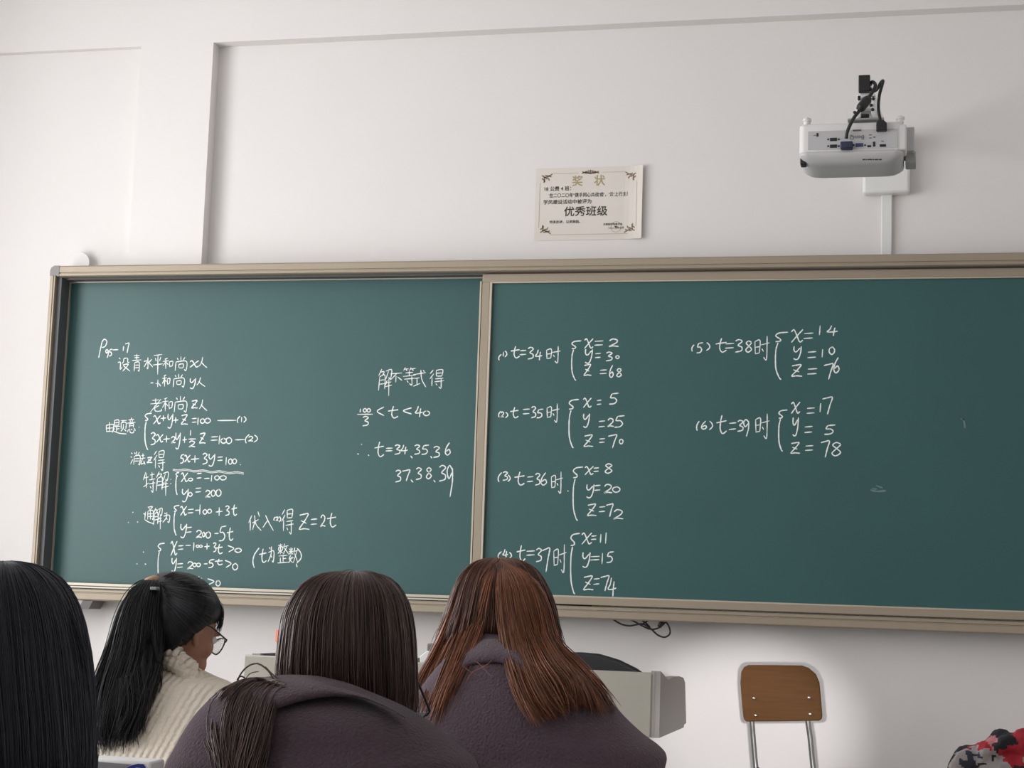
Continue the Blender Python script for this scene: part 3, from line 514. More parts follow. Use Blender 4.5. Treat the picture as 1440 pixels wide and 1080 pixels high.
boxpx(MB(), 1270, 178, 1286, 212, YQ + 0.08, 0.15).build('side_grille', PROJG, pj, bevel=0.004)
boxpx(MB(), 1273, 212, 1288, 229, YQ + 0.12, 0.10).build('lens_shroud', GREYP, pj, bevel=0.004)
for x, y in ((1135, 171), (1266, 168)):
    c = at(x, y + 3, YQ + 0.03); MB().lathe((c.x, c.y, c.z - 0.006), [(0.012, 0), (0.012, 0.012), (0.015, 0.014), (0.015, 0.022), (0.012, 0.025)], 16).build('foot', PROJW, pj, smooth=False)
YPN = YQ - 0.0045
for nm, x0, y0, x1, y1 in (('video_port', 1167, 193.5, 1177, 198.5), ('video_port', 1167, 203, 1177, 208), ('video_port', 1203, 201, 1214, 206.5), ('small_port', 1219.5, 204, 1225, 207), ('small_port', 1227.5, 199, 1231, 206), ('small_port', 1237, 202.5, 1246, 206.5), ('lock_slot', 1148, 187, 1151, 192)):
    boxpx(MB(), x0, y0, x1, y1, YPN, 0.004).build(nm, BLACK if x0 != 1203 else mat('blue_port', (0.05, 0.07, 0.16), 0.5), pj, bevel=0.001)
for x, y in ((1164.5, 196), (1179.5, 196), (1164.5, 205.5), (1179.5, 205.5), (1200.5, 204), (1216.5, 204)):
    MB().ball(at(x, y, YQ - 0.003), 0.0035, 8, 6).build('port_screw', BLACK, pj)
c = at(1205, 190.5, YQ - 0.0045); mb = text('BenQ', 'maker_lettering', INK, None, c, 0.022, 'RIGHT', rotz=math.pi); 
mb = text('BenQ', 'maker_lettering', INK, None, Vector((c.x, c.y, c.z)), 0.022, 'CENTER', rotz=math.pi); mb.build('maker_lettering', mat('grey_ink', (0.12, 0.12, 0.13), 0.6), pj)
mb = MB(); boxpx(mb, 1199, 182, 1211, 184.5, YQ - 0.0045, 0.002); boxpx(mb, 1222, 189, 1226, 190, YQ - 0.0045, 0.002); boxpx(mb, 1222, 193.5, 1226, 194.5, YQ - 0.0045, 0.002); boxpx(mb, 1228, 192, 1231, 193.5, YQ - 0.0045, 0.002)
boxpx(mb, 1239, 198, 1243, 199, YQ - 0.0045, 0.002); boxpx(mb, 1144, 190, 1147, 191, YQ - 0.0045, 0.002)
mb.build('port_marking', mat('grey_ink', (0.12, 0.12, 0.13), 0.6), pj)
mb = MB(); cc = atz(1231, 224.5, bz0 - 0.0215); mb.box((cc.x - 0.035, cc.y - 0.004, bz0 - 0.030), (cc.x + 0.035, cc.y + 0.004, bz0 - 0.012))
cc2 = atz(1194, 224, bz0 - 0.02); mb2 = MB().box((cc2.x - 0.008, cc2.y - 0.006, bz0 - 0.029), (cc2.x + 0.008, cc2.y + 0.006, bz0 - 0.012))
mb2.build('sensor_window', BLACK, pj)
zz = bz0 - 0.0388
for k, (x0_, x1_) in enumerate(((1213, 1217), (1218, 1219.5), (1220.5, 1226), (1227, 1229), (1230, 1235), (1236, 1240))):
    a = atz(x0_, 225.4, zz); b = atz(x1_, 223.8, zz); MB().box((a.x, min(a.y, b.y), zz), (b.x, max(a.y, b.y), zz + 0.001)).build('lid_marking', BLACK, pj)
boxpx(MB(), 1125, 222, 1133, 231, YQ + 0.03, 0.05).build('button', BLACK, pj, bevel=0.003)
# plugs and leads
vg = root('video_cable', tuple(at(1190, 203, YQ - 0.01)), 'black video lead with a lump, drooping across the back of the projector', 'cable')
pts = [at(1190, 195, YQ - 0.022), at(1192, 184, YQ - 0.03), at(1200, 167, YQ - 0.035), at(1209, 155, YQ - 0.03), at(1219, 140, YQ - 0.02), at(1226, 131, YQ), at(1231, 120, YQ + 0.03), at(1227, 115, YQ + 0.055), at(1224, 119, YQ + 0.09)]
MB().tube(wspline(pts, 50), 0.0062, 10).build('lead', BLACK, vg, smooth=True)
MB().tube([at(1208, 155, YQ - 0.03), at(1210.5, 151.5, YQ - 0.03), at(1220, 140, YQ - 0.022), at(1222, 137, YQ - 0.02)], [0.012, 0.0165, 0.0165, 0.011], 14).build('ferrite_lump', BLACK, vg, smooth=False)
boxpx(MB(), 1181.5, 198, 1199, 208.5, YQ - 0.035, 0.033).build('plug', mat('navy_plug', (0.02, 0.028, 0.07), 0.5), vg, bevel=0.004)
pw = root('power_cable', tuple(at(1239, 178, YQ - 0.01)), 'black power lead plugged into the upper right of the projector', 'cable')
pts = [at(1239, 172, YQ - 0.012), at(1235.5, 155, YQ), at(1236.5, 135, YQ + 0.02), at(1241, 118, YQ + 0.03), at(1241.5, 113.5, YQ + 0.035), at(1238, 117, YQ + 0.04), at(1233, 126, YQ + 0.05), at(1227, 128, YQ + 0.08), at(1222, 122, YQ + 0.10)]
MB().tube(wspline(pts, 50), 0.0055, 10).build('lead', BLACK, pw, smooth=True)
a = at(1232, 183.5, YQ - 0.026); b = at(1247, 172.5, YQ - 0.026); c = at(1239, 169, YQ - 0.02)
MB().prism([(a.x, YQ - 0.028, a.z), (b.x, YQ - 0.028, a.z), (b.x, YQ - 0.028, b.z), (c.x + 0.008, YQ - 0.028, c.z), (c.x - 0.008, YQ - 0.028, c.z), (a.x, YQ - 0.028, b.z)], (0, 0.026, 0)).build('plug', BLACK, pw, bevel=0.003)
a = at(1240, 270, YR); b = at(1255, 356, YR)
tag(MB().box((a.x - 0.001, YR - 0.02, zt - 0.03), (a.x + 0.043, YR, at(1247, 272, YR).z + 0.004)).build('cable_trunking', WHITEP, bevel=0.004), 'white plastic cable trunking running down from the projector arm to the chalkboard', 'cable trunking')

# ------------------------------------------------------------------ lectern
YLc = 5.5
lt = [at(343, 921.5, YLc), at(912, 945.0, YLc)]
lz = (lt[0].z + lt[1].z) / 2; lx0 = lt[0].x; lx1 = at(917, 945, YLc).x; lxs = at(929, 945, YLc).x
lbz = at(929, 1038, YLc).z
lec = root('lectern', ((lx0 + lxs) / 2, YLc + 0.28, 0), 'wide grey steel teaching lectern with scalloped side panels below the chalkboard', 'lectern')
LD = atx(964.5, 985, lxs).y - YLc
MB().box((lx0 + 0.002, YLc - 0.004, lbz), (lx1, YLc + 0.018, lz)).build('front_panel', LECT, lec, bevel=0.004)
side = [(929, 944), (933, 948), (937.5, 954), (940, 956), (946, 952.5), (955, 951), (961, 953), (963.5, 960), (965, 1017), (962, 1019), (961.5, 1023), (929, 1038)]
P = [atx(x, y, lxs) for x, y in side]
P = [Vector((lxs, YLc, P[0].z))] + P[1:-1] + [Vector((lxs, YLc, lbz))]
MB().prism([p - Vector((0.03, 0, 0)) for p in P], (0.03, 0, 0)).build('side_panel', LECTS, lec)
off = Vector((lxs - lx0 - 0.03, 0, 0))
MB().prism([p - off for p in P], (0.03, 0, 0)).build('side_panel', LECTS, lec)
MB().tube([(lx1 + 0.008, YLc + 0.012, lbz + 0.002), (lx1 + 0.008, YLc + 0.012, lz + 0.003)], 0.013, 16).build('corner_post', LECTS, lec, smooth=False)
MB().box((lx0 + 0.03, YLc + 0.02, lz - 0.07), (lxs - 0.03, YLc + LD - 0.04, lz - 0.05)).build('worktop', LECT, lec)
MB().box((lx0 + 0.03, YLc + 0.02, lbz), (lxs - 0.03, YLc + LD - 0.04, lbz + 0.02)).build('tray_base', LECT, lec)
MB().box((lx0 + 0.12, YLc + 0.06, 0.0), (lxs - 0.12, YLc + LD - 0.06, lbz)).build('cabinet', LECT, lec, bevel=0.006)
MB().prism([(lx0 + 0.02, YLc + 0.03, lz - 0.05), (lx0 + 0.14, YLc + 0.03, lz - 0.05), (lx0 + 0.14, YLc + 0.03, lz + 0.012), (lx0 + 0.02, YLc + 0.03, lz + 0.003)], (0, 0.04, 0)).build('black_edge_strip', BLACK, lec)
WT = lz - 0.05
# glue bottle
YG = YLc + 0.20
gb = at(393, 918, YG); gt = at(393.5, 885.5, YG); gm = at(393, 903, YG)
glue = root('glue_bottle', (gb.x, YG, WT), 'white glue bottle with an orange red cap standing on the lectern', 'bottle')
MB().lathe((gb.x, YG, WT), [(0.012, 0), (0.0125, 0.004), (0.0125, gm.z - WT - 0.012), (0.010, gm.z - WT)], 20).build('bottle_body', mat('milky_plastic', (0.75, 0.72, 0.68), 0.35), glue, smooth=False)
MB().lathe((gb.x, YG, gm.z), [(0.0155, 0), (0.0165, 0.003), (0.0155, gt.z - gm.z - 0.004), (0.013, gt.z - gm.z)], 20).build('cap', mat('orange_red_cap', (0.85, 0.10, 0.025), 0.4), glue, smooth=False)
sp = at(386, 921, YLc + 0.05); tag(MB().box((sp.x - 0.016, YLc + 0.08, WT), (sp.x + 0.025, YLc + 0.14, lz + 0.005)).build('chalk_box', WHITEP, bevel=0.004), 'low white chalk box in front of the glue bottle on the lectern', 'box')
a = at(590, 933, YLc + 0.06); b = at(618, 916, YLc + 0.06)
wb = root('white_box', (a.x, YLc + 0.1, WT), 'small white carton with a cut corner on the lectern between two students', 'box')
MB().prism([(a.x, YLc + 0.06, WT), (b.x, YLc + 0.06, WT), (b.x, YLc + 0.06, b.z), (a.x + 0.024, YLc + 0.06, b.z), (a.x, YLc + 0.06, b.z - 0.020)], (0, 0.09, 0)).build('carton', WHITEP, wb, bevel=0.002)
MB().box((a.x - 0.005, YLc + 0.07, WT), (a.x - 0.0005, YLc + 0.10, a.z + 0.014)).build('carton_flap', BLACK, wb)
a = at(599, 940, YLc + 0.3); b = at(640, 906.5, YLc + 0.3)
tag(MB().box((a.x, YLc + 0.3, WT), (b.x, YLc + 0.36, b.z)).build('control_panel', mat('device_grey', (0.16, 0.145, 0.14), 0.5), bevel=0.004), 'dark grey box standing on the lectern behind the small white carton', 'device')
a = at(574, 932, YLc + 0.22); b = at(588, 925.5, YLc + 0.22)
tag(MB().box((a.x - 0.02, YLc + 0.2, WT), (b.x, YLc + 0.26, b.z)).build('switch_box', mat('device_light', (0.30, 0.27, 0.25), 0.5), bevel=0.003), 'low grey brown box on the lectern left of the small white carton', 'device')

# office chair behind the lectern
YO = 6.42
oc = at(812, 918, YO)
off_ch = root('office_chair', (oc.x, YO, 0), 'black office chair whose curved back shows behind the lectern', 'chair')
prof = [(-0.27, -0.20), (-0.262, -0.075), (-0.22, -0.05), (-0.15, -0.022), (-0.07, -0.003), (0, 0), (0.07, -0.003), (0.15, -0.022), (0.22, -0.05), (0.262, -0.075), (0.27, -0.20), (0.22, -0.42), (-0.22, -0.42)]
mb = MB(); N_ = len(prof)
MB().prism([(oc.x + u, YO + 0.05 * (1 - (u / 0.27) ** 2), oc.z + v) for u, v in prof], (0, 0.05, 0)).build('backrest', BLACK, off_ch, bevel=0.012, seg=3)
MB().prism([(oc.x + x, y, 0.44) for x, y in rrect(-0.23, 6.08 + 0.02, 0.23, 6.08 + 0.36, 0.06)], (0, 0, 0.07)).build('seat', BLACK, off_ch, bevel=0.015, seg=3)
MB().tube([(oc.x, YO + 0.05, oc.z - 0.35), (oc.x, YO + 0.06, 0.45), (oc.x, YO - 0.02, 0.425), (oc.x, 6.28, 0.425)], 0.018, 10).build('back_arm', BLACK, off_ch, smooth=True)
MB().tube([(oc.x, 6.3, 0.44), (oc.x, 6.3, 0.08)], 0.025, 12).build('gas_lift', STEEL, off_ch)
for k in range(5):
    w = 2 * math.pi * k / 5 + 0.3
    l = MB().tube([(oc.x, 6.4 - 0.1, 0.09), (oc.x + 0.19 * math.cos(w), 6.3 + 0.19 * math.sin(w), 0.065)], [0.022, 0.014], 10).build('base_leg', BLACK, off_ch)
    MB().ball((oc.x + 0.19 * math.cos(w), 6.3 + 0.19 * math.sin(w), 0.026), 0.026, 12, 8).build('castor', BLACK, l, smooth=True)

# ------------------------------------------------------------------ student chair (visible one by the wall), desks
def make_chair(X, Y, zt_, label, face=1):
    """backrest centre X, plane Y, top z; face=+1 sits looking at the camera side (-Y)"""
    ch = root('student_chair', (X, Y, 0), label, 'chair')
    out = [(1041, 960), (1042.2, 945), (1046, 938.2), (1052, 935.3), (1090, 935.4), (1127.8, 936), (1137, 939.3), (1147, 948), (1152.2, 960), (1154, 979), (1156.2, 1006), (1155.4, 1011.5), (1151.5, 1013.6), (1100, 1014.4), (1049.3, 1014.8), (1046, 1011.9), (1044.8, 1006), (1042.6, 982)]
    MB().prism([at(x, y, Y + 0.010 * ((x - 1098) / 56) ** 2) for x, y in out], (0, 0.016, 0)).build('backrest', WOOD, ch, bevel=0.004, seg=3)
    for x, y in ((1060.4, 982), (1062.6, 1006.2), (1137.7, 981.2), (1139.3, 1004.4)):
        c = at(x, y, Y + 0.010 * ((x - 1098) / 56) ** 2 - 0.002); MB().ball(c, (0.0062, 0.005, 0.0062), 12, 8).build('bolt', CHROME, ch, smooth=True)
    for pts in (((1053, 960), (1057.4, 1015), (1059, 1036), (1063, 1080)), ((1132, 960), (1136, 1014), (1139, 1036), (1143.5, 1080))):
        q_ = [at(x, y, Y + 0.026 + 0.004 * k) for k, (x, y) in enumerate(pts)]
        p3 = q_[-1]; zs = 0.42; pb = p3 + Vector((0.008, -0.01, zs + 0.04 - p3.z)); 
        MB().tube(wspline(q_ + [pb, Vector((pb.x + 0.004, Y - 0.03, zs)), Vector((pb.x + 0.005, Y - 0.35, zs - 0.005))], 40), 0.0098, 12).build('frame_tube', STEEL, ch, smooth=True)
        MB().tube([(pb.x + 0.004, Y - 0.02, zs - 0.01), (pb.x + 0.006, Y + 0.05, 0.012)], 0.0095, 10).build('leg', STEEL, ch)
        MB().tube([(pb.x + 0.005, Y - 0.33, zs - 0.01), (pb.x + 0.005, Y - 0.36, 0.012)], 0.0095, 10).build('leg', STEEL, ch)
    xm = at(1103, 1080, Y).x + 0.01
    MB().prism([(x, y, 0.43) for x, y in rrect(xm - 0.18, Y - 0.38, xm + 0.18, Y - 0.03, 0.04)], (0, 0, 0.016)).build('seat', WOOD, ch, bevel=0.004)
    return ch
YCH = 6.4
cc = at(1098, 936.5, YCH)
make_chair(cc.x, YCH, cc.z, 'brown plywood and steel tube chair standing against the wall below the chalkboard')
DESKW = mat('desk_laminate', (0.55, 0.42, 0.28), 0.4, var=0.15, vscale=5, stretch=(1, 8, 1))
def make_desk(X, Y, label, w=0.62, d=0.42):
    dk = root('student_desk', (X, Y, 0), label, 'desk')
    MB().box((X - w / 2, Y - d / 2, 0.73), (X + w / 2, Y + d / 2, 0.755)).build('desktop', DESKW, dk, bevel=0.004)
    MB().box((X - w / 2 + 0.04, Y - d / 2 + 0.03, 0.58), (X + w / 2 - 0.04, Y + d / 2 - 0.02, 0.595)).build('shelf', DESKW, dk)
    for sx in (-1, 1):
        for sy in (-1, 1):
            MB().box((X + sx * (w / 2 - 0.05) - 0.012, Y + sy * (d / 2 - 0.04) - 0.012, 0), (X + sx * (w / 2 - 0.05) + 0.012, Y + sy * (d / 2 - 0.04) + 0.012, 0.73)).build('leg', STEEL, dk)
    return dk

# ------------------------------------------------------------------ lofts given by image rows: (py, left px, right px, centre Y, half depth)
class Loft:
    def __init__(s, rows, e=2.2): s.rows = np.array(rows, float); s.e = e; s.y = s.rows[:, 0]
    def row(s, y):
        return [np.interp(y, s.y, s.rows[:, k]) for k in (1, 2, 3, 4)]
    def front(s, px, py):
        if py < s.y[0] or py > s.y[-1]: return None
        a, b, yc, hd = s.row(py); t = (2 * px - a - b) / max(b - a, 1e-6)
        if abs(t) >= 1: return None
        return yc - hd * (1 - abs(t) ** s.e) ** (1 / s.e)
    def mesh(s, mb, n=44, m=36, inset=0.0):
        rr = spline(s.rows, m); vs_ = []
        for (y, a, b, yc, hd) in rr:
            A_ = at(a, y, yc); B_ = at(b, y, yc); c_ = (A_ + B_) / 2; h_ = (B_ - A_) / 2
            k_ = max(0.2, 1 - inset / max(h_.length, 1e-4)); hd2 = max(hd - inset, 0.004)
            for k in range(n):
                w = 2 * math.pi * k / n; cs, sn = math.cos(w), math.sin(w)
                fc = math.copysign(abs(cs) ** (2 / s.e), cs); fsn = math.copysign(abs(sn) ** (2 / s.e), sn)
                vs_.append(c_ + h_ * k_ * fc + Vector((0, -hd2 * fsn, 0)))
        fs = [(i * n + k, i * n + (k + 1) % n, (i + 1) * n + (k + 1) % n, (i + 1) * n + k) for i in range(m - 1) for k in range(n)]
        fs += [tuple(range(n))[::-1], tuple((m - 1) * n + k for k in range(n))]
        mb.add(vs_, fs); return mb
    def column(s, w, m=16, v0=0.0, v1=1.0, out=0.0):
        rr = spline(s.rows, 40); idx = np.linspace(v0 * 39, v1 * 39, m); pts = []
        cs, sn = math.cos(w), math.sin(w); fc = math.copysign(abs(cs) ** (2 / s.e), cs); fsn = math.copysign(abs(sn) ** (2 / s.e), sn)
        for t in idx:
            i = min(int(t), 38); r_ = rr[i] * (1 - (t - i)) + rr[i + 1] * (t - i); y, a, b, yc, hd = r_
            A_ = at(a, y, yc); B_ = at(b, y, yc)
            pts.append((A_ + B_) / 2 + (B_ - A_) / 2 * fc * (1 + out / max(0.03, (B_ - A_).length / 2)) + Vector((0, -(hd + out) * fsn, 0)))
        return pts
def ground(px, py, lofts, off=0.006, default=2.5):
    ys_ = [f for f in (l.front(px, py) for l in lofts) if f is not None]
    return (min(ys_) if ys_ else default) - off

# hair strands: thin tubes interpolated between neighbouring guide curves
def strands(name, m, parent, guides, n, r=0.0008, jit=0.004, lens=(0.8, 1.0), clump=40, seed=1, K=16, split=(), wav=0.0015):
    rng = np.random.default_rng(seed); G = np.array([spline([tuple(p) for p in g], K) for g in guides]); ng = len(G)
    ok = [i for i in range(ng - 1) if i not in split]
    seg_w = np.array([np.linalg.norm(G[i + 1] - G[i], axis=1).mean() + 1e-4 for i in ok]); seg_w /= seg_w.sum()
    cl = rng.random((clump, 2)); clo = rng.normal(0, 1, (clump, 3))
    ii = np.array(ok)[rng.choice(len(ok), n, p=seg_w)]; f = rng.random(n)
    # gather strands towards clump centres near their tips
    cell = np.floor(f * clump / max(1, len(ok))) ; fc = (cell + 0.5) / (clump / max(1, len(ok)))
    T = np.linspace(0, 1, K)[None, :]
    F = f[:, None] * (1 - 0.75 * T ** 1.5) + np.clip(fc, 0, 1)[:, None] * 0.75 * T ** 1.5
    P = G[ii] * (1 - F[..., None]) + G[ii + 1] * F[..., None]
    offs = rng.normal(0, jit, (n, 1, 3)); hh = ((ii * 31 + cell.astype(int) * 17) % clump)
    P = P + offs * (0.25 + 0.75 * T[..., None]) + clo[hh][:, None, :] * jit * 0.9 * T[..., None] ** 1.2
    ph = rng.random((n, 1)) * 6.28; P[..., 0] += wav * np.sin(T * 7 + ph) * T; P[..., 1] += wav * np.cos(T * 6 + ph * 1.3) * T
    le = rng.uniform(lens[0], lens[1], n); t = T * le[:, None] * (K - 1); i0 = np.clip(t.astype(int), 0, K - 2); fr = (t - i0)[..., None]
    ar = np.arange(n)[:, None]; P = P[ar, i0] * (1 - fr) + P[ar, i0 + 1] * fr
    tube_mesh(name, m, parent, P, r * rng.uniform(0.6, 1.4, n)); 
def tube_mesh(name, m, parent, P, rad, S_=3):
    n, K, _ = P.shape
    Tn = np.gradient(P, axis=1); Tn /= np.linalg.norm(Tn, axis=2, keepdims=True) + 1e-9
    ref = np.array([0.9, 0.3, 0.2]); a = np.cross(Tn, ref); a /= np.linalg.norm(a, axis=2, keepdims=True) + 1e-9; b = np.cross(Tn, a)
    tap = np.ones(K); tap[-1] = 0.15; tap[-2] = 0.6; tap[-3] = 0.85
    V = []
    for k in range(S_):
        w = 2 * math.pi * k / S_; V.append(P + (a * math.cos(w) + b * math.sin(w)) * (rad[:, None] * tap[None])[..., None])
    V = np.stack(V, 2).reshape(-1, 3)
    base = (np.arange(n)[:, None] * K + np.arange(K - 1)[None]) * S_
    q = []
    for k in range(S_):
        k2 = (k + 1) % S_; q.append(np.stack([base + k, base + k2, base + S_ + k2, base + S_ + k], -1))
    Fq = np.stack(q, 2).reshape(-1, 4)
    me = bpy.data.meshes.new(name); me.vertices.add(len(V)); me.vertices.foreach_set('co', V.astype(np.float32).ravel())
    me.loops.add(Fq.size); me.loops.foreach_set('vertex_index', Fq.astype(np.int32).ravel())
    me.polygons.add(len(Fq)); me.polygons.foreach_set('loop_start', (np.arange(len(Fq)) * 4).astype(np.int32))
    me.polygons.foreach_set('use_smooth', np.ones(len(Fq), bool)); me.update(calc_edges=True)
    me.materials.append(m); o = bpy.data.objects.new(name, me); COL.objects.link(o)
    if parent:
        o.parent = parent; q_ = parent; off = Vector((0, 0, 0))
        while q_: off += q_.location; q_ = q_.parent
        o.location = -off
    return o

# ------------------------------------------------------------------ bodies: skeleton -> skin modifier, head joined by voxel remesh
def skin_mesh(chains):
    """chains: list of lists of (Vector, radius) ; the first chain's first vertex is the pelvis; later chains start on an existing point"""
    vs_ = []; es = []; rad = []; key = {}
    def vid(p, r):
        k = tuple(round(c, 4) for c in p)
        if k not in key: key[k] = len(vs_); vs_.append(tuple(p)); rad.append(r)
        return key[k]
    for ch in chains:
        ids = [vid(p, r) for p, r in ch]; es += [(a, b) for a, b in zip(ids, ids[1:])]
    me = bpy.data.meshes.new('sk'); me.from_pydata(vs_, es, []); o = bpy.data.objects.new('sk', me); COL.objects.link(o)
    o.modifiers.new('skin', 'SKIN'); 
    for i, s in enumerate(me.skin_vertices[0].data):
        s.radius = (rad[i], rad[i]); s.use_root = (i == 0)
    sb = o.modifiers.new('sub', 'SUBSURF'); sb.levels = 1
    dg = bpy.context.evaluated_depsgraph_get(); out = bpy.data.meshes.new_from_object(o.evaluated_get(dg)); bpy.data.objects.remove(o)
    return out
def head_frame(yaw, pitch, roll=0):
    """yaw: degrees turned right of straight away from the camera (+Y); pitch down"""
    M3 = Matrix.Rotation(-math.radians(yaw), 3, 'Z') @ Matrix.Rotation(-math.radians(pitch), 3, 'X') @ Matrix.Rotation(math.radians(roll), 3, 'Y')
    return M3            # columns: right, forward, up
def head_mb(c, M3, s=1.0):
    mb = MB(); W3 = lambda r, f, u: c + M3 @ Vector((r, f, u)) * s
    nu, nv = 32, 24; vs_ = []; fs = []
    for i in range(nv + 1):
        th = math.pi * i / nv
        for k in range(nu):
            ph = 2 * math.pi * k / nu; x = math.sin(th) * math.cos(ph); y = math.sin(th) * math.sin(ph); z = math.cos(th)
            r_, f_, u_ = 0.072 * x, 0.092 * y, 0.108 * z
            if z < 0:                       # jaw: narrower, thrust forward
                k_ = -z; r_ *= 1 - 0.30 * k_ ** 1.3; f_ = f_ * (1 - 0.22 * k_) + 0.030 * k_
            if y > 0.2 and z > -0.7: f_ -= 0.010 * (y - 0.2)
            vs_.append(W3(r_, f_, u_))
    for i in range(nv):
        for k in range(nu): fs.append((i * nu + k, (i + 1) * nu + k, (i + 1) * nu + (k + 1) % nu, i * nu + (k + 1) % nu))
    mb.add(vs_, fs)
    R = M3.to_4x4().to_3x3()
    mb.ball(W3(0, 0.094, -0.022), (0.011 * s, 0.017 * s, 0.020 * s), 12, 8, R); mb.ball(W3(0, 0.086, -0.005), (0.008 * s, 0.012 * s, 0.024 * s), 12, 8, R)   # nose
    mb.ball(W3(0, 0.086, -0.058), (0.020 * s, 0.009 * s, 0.005 * s), 12, 8, R); mb.ball(W3(0, 0.085, -0.067), (0.017 * s, 0.009 * s, 0.005 * s), 12, 8, R)  # lips
    mb.ball(W3(0, 0.082, -0.094), (0.020 * s, 0.015 * s, 0.014 * s), 12, 8, R)      # chin
    for sd in (-1, 1):
        mb.ball(W3(sd * 0.040, 0.060, -0.030), (0.026 * s, 0.014 * s, 0.026 * s), 12, 8, R); mb.ball(W3(sd * 0.030, 0.062, -0.070), (0.026 * s, 0.022 * s, 0.026 * s), 12, 8, R)   # cheek, jaw
        mb.ball(W3(sd * 0.034, 0.078, 0.018), (0.022 * s, 0.009 * s, 0.007 * s), 12, 8, R)    # brow
        E = Matrix.Rotation(math.radians(-20 * sd), 3, 'Z'); ER = M3 @ E
        ear = [W3(sd * (0.075 + 0.006 * math.sin(math.pi * t)), -0.004 - 0.018 * math.sin(math.pi * t), 0.016 - 0.058 * t) for t in np.linspace(0, 1, 9)]
        mb.tube(ear, [0.0065 * s] * 9, 8); mb.ball(W3(sd * 0.074, -0.008, -0.012), (0.006 * s, 0.014 * s, 0.026 * s), 12, 8, R); mb.ball(W3(sd * 0.073, 0.0, -0.042), (0.006 * s, 0.009 * s, 0.010 * s), 10, 6, R)
    return mb
def make_body(person, J, head_c, M3, s=1.0, vox=0.0055):
    V_ = Vector
    p = J['pelvis']; ch = J['chest']; nk = head_c + M3 @ V_((0, -0.030, -0.085)) * s
    top = head_c + M3 @ V_((0, -0.02, -0.01))
    mid = p.lerp(ch, 0.5)
    chains = [[(p, 0.08), (mid, 0.065), (ch, 0.056), (ch.lerp(nk, 0.6), 0.036), (nk, 0.036), (top, 0.04)]]
    for sd, nm in ((-1, 'L'), (1, 'R')):
        sh, el, wr = J['sh' + nm], J['el' + nm], J['wr' + nm]
        d = (wr - el).normalized(); side = d.cross(V_((0, 0, 1))).normalized()
        palm = wr + d * 0.075
        chains.append([(ch, 0.056), (sh, 0.038), (sh.lerp(el, 0.5), 0.037), (el, 0.033), (el.lerp(wr, 0.5), 0.034), (wr, 0.024), (wr + d * 0.04, 0.026), (palm, 0.026)])
        for q_, (o_, l_) in enumerate(((-0.030, 0.062), (-0.010, 0.074), (0.010, 0.070), (0.028, 0.054))):
            k0 = palm + side * o_ * 0.8 + d * 0.012
            chains.append([(palm, 0.026), (k0, 0.0095), (k0 + d * l_ * 0.5 + V_((0, 0, -0.004)) + side * o_ * 0.2, 0.0085), (k0 + d * l_ * 0.8 + V_((0, 0, -0.020)) + side * o_ * 0.2, 0.0075)])
        w2 = wr + d * 0.04
        tb_ = w2 - side * sd * 0.038 + d * 0.012
        chains.append([(w2, 0.026), (tb_, 0.0115), (tb_ + d * 0.028 - side * sd * 0.010, 0.010), (tb_ + d * 0.048 - side * sd * 0.006 + V_((0, 0, -0.006)), 0.008)])
        hp = p + V_((sd * 0.065, 0.02, -0.03)); kn = J['kn' + nm]; an = V_((kn.x, kn.y - 0.04, 0.085)); hl = an + V_((0, 0.05, -0.045)); toe = an + V_((0, 0.16, -0.062))
        chains.append([(p, 0.08), (hp, 0.06), (hp.lerp(kn, 0.5), 0.050), (kn, 0.042), (kn.lerp(an, 0.4), 0.040), (an, 0.034), (hl, 0.036), (toe, 0.022)])
    sk = skin_mesh(chains)
    mb = head_mb(head_c, M3, s); mb.add([v.co for v in sk.vertices], [tuple(q_.vertices) for q_ in sk.polygons])
    o = mb.build('body', SKIN); md = o.modifiers.new('rm', 'REMESH'); md.mode = 'VOXEL'; md.voxel_size = vox; md.use_smooth_shade = True
    sm = o.modifiers.new('sm', 'SMOOTH'); sm.iterations = 3; sm.factor = 0.5
    dg = bpy.context.evaluated_depsgraph_get(); me = bpy.data.meshes.new_from_object(o.evaluated_get(dg)); bpy.data.objects.remove(o)
    me.materials.clear(); me.materials.append(SKIN)
    b = bpy.data.objects.new('body', me); COL.objects.link(b); b.parent = person; b.location = -person.location
    mb = MB()
    for sd in (-1, 1): mb.ball(head_c + M3 @ V_((sd * 0.031, 0.076, 0.002)) * s, 0.012 * s, 12, 8)
    mb.build('eyes', EYEW, person, smooth=True)
    # trousers and shoes follow the legs
    mb = MB(); mb2 = MB()
    for sd, nm in ((-1, 'L'), (1, 'R')):
        hp = p + V_((sd * 0.065, 0.0, -0.02)); kn = J['kn' + nm]; an = V_((kn.x, kn.y - 0.04, 0.085))
        mb.tube([tuple(v) for v in (p + V_((sd * 0.05, -0.03, 0.06)), hp, hp.lerp(kn, 0.5), kn, kn.lerp(an, 0.15), kn.lerp(an, 0.5), an + V_((0, 0, 0.0)))], [0.09, 0.085, 0.072, 0.062, 0.06, 0.058, 0.052], 16)
        mb2.ball(an + V_((0, 0.07, -0.042)), (0.048, 0.14, 0.043), 16, 10)
    mb.build('trousers', TROUS, person, smooth=True); mb2.build('shoes', SHOE, person, smooth=True)
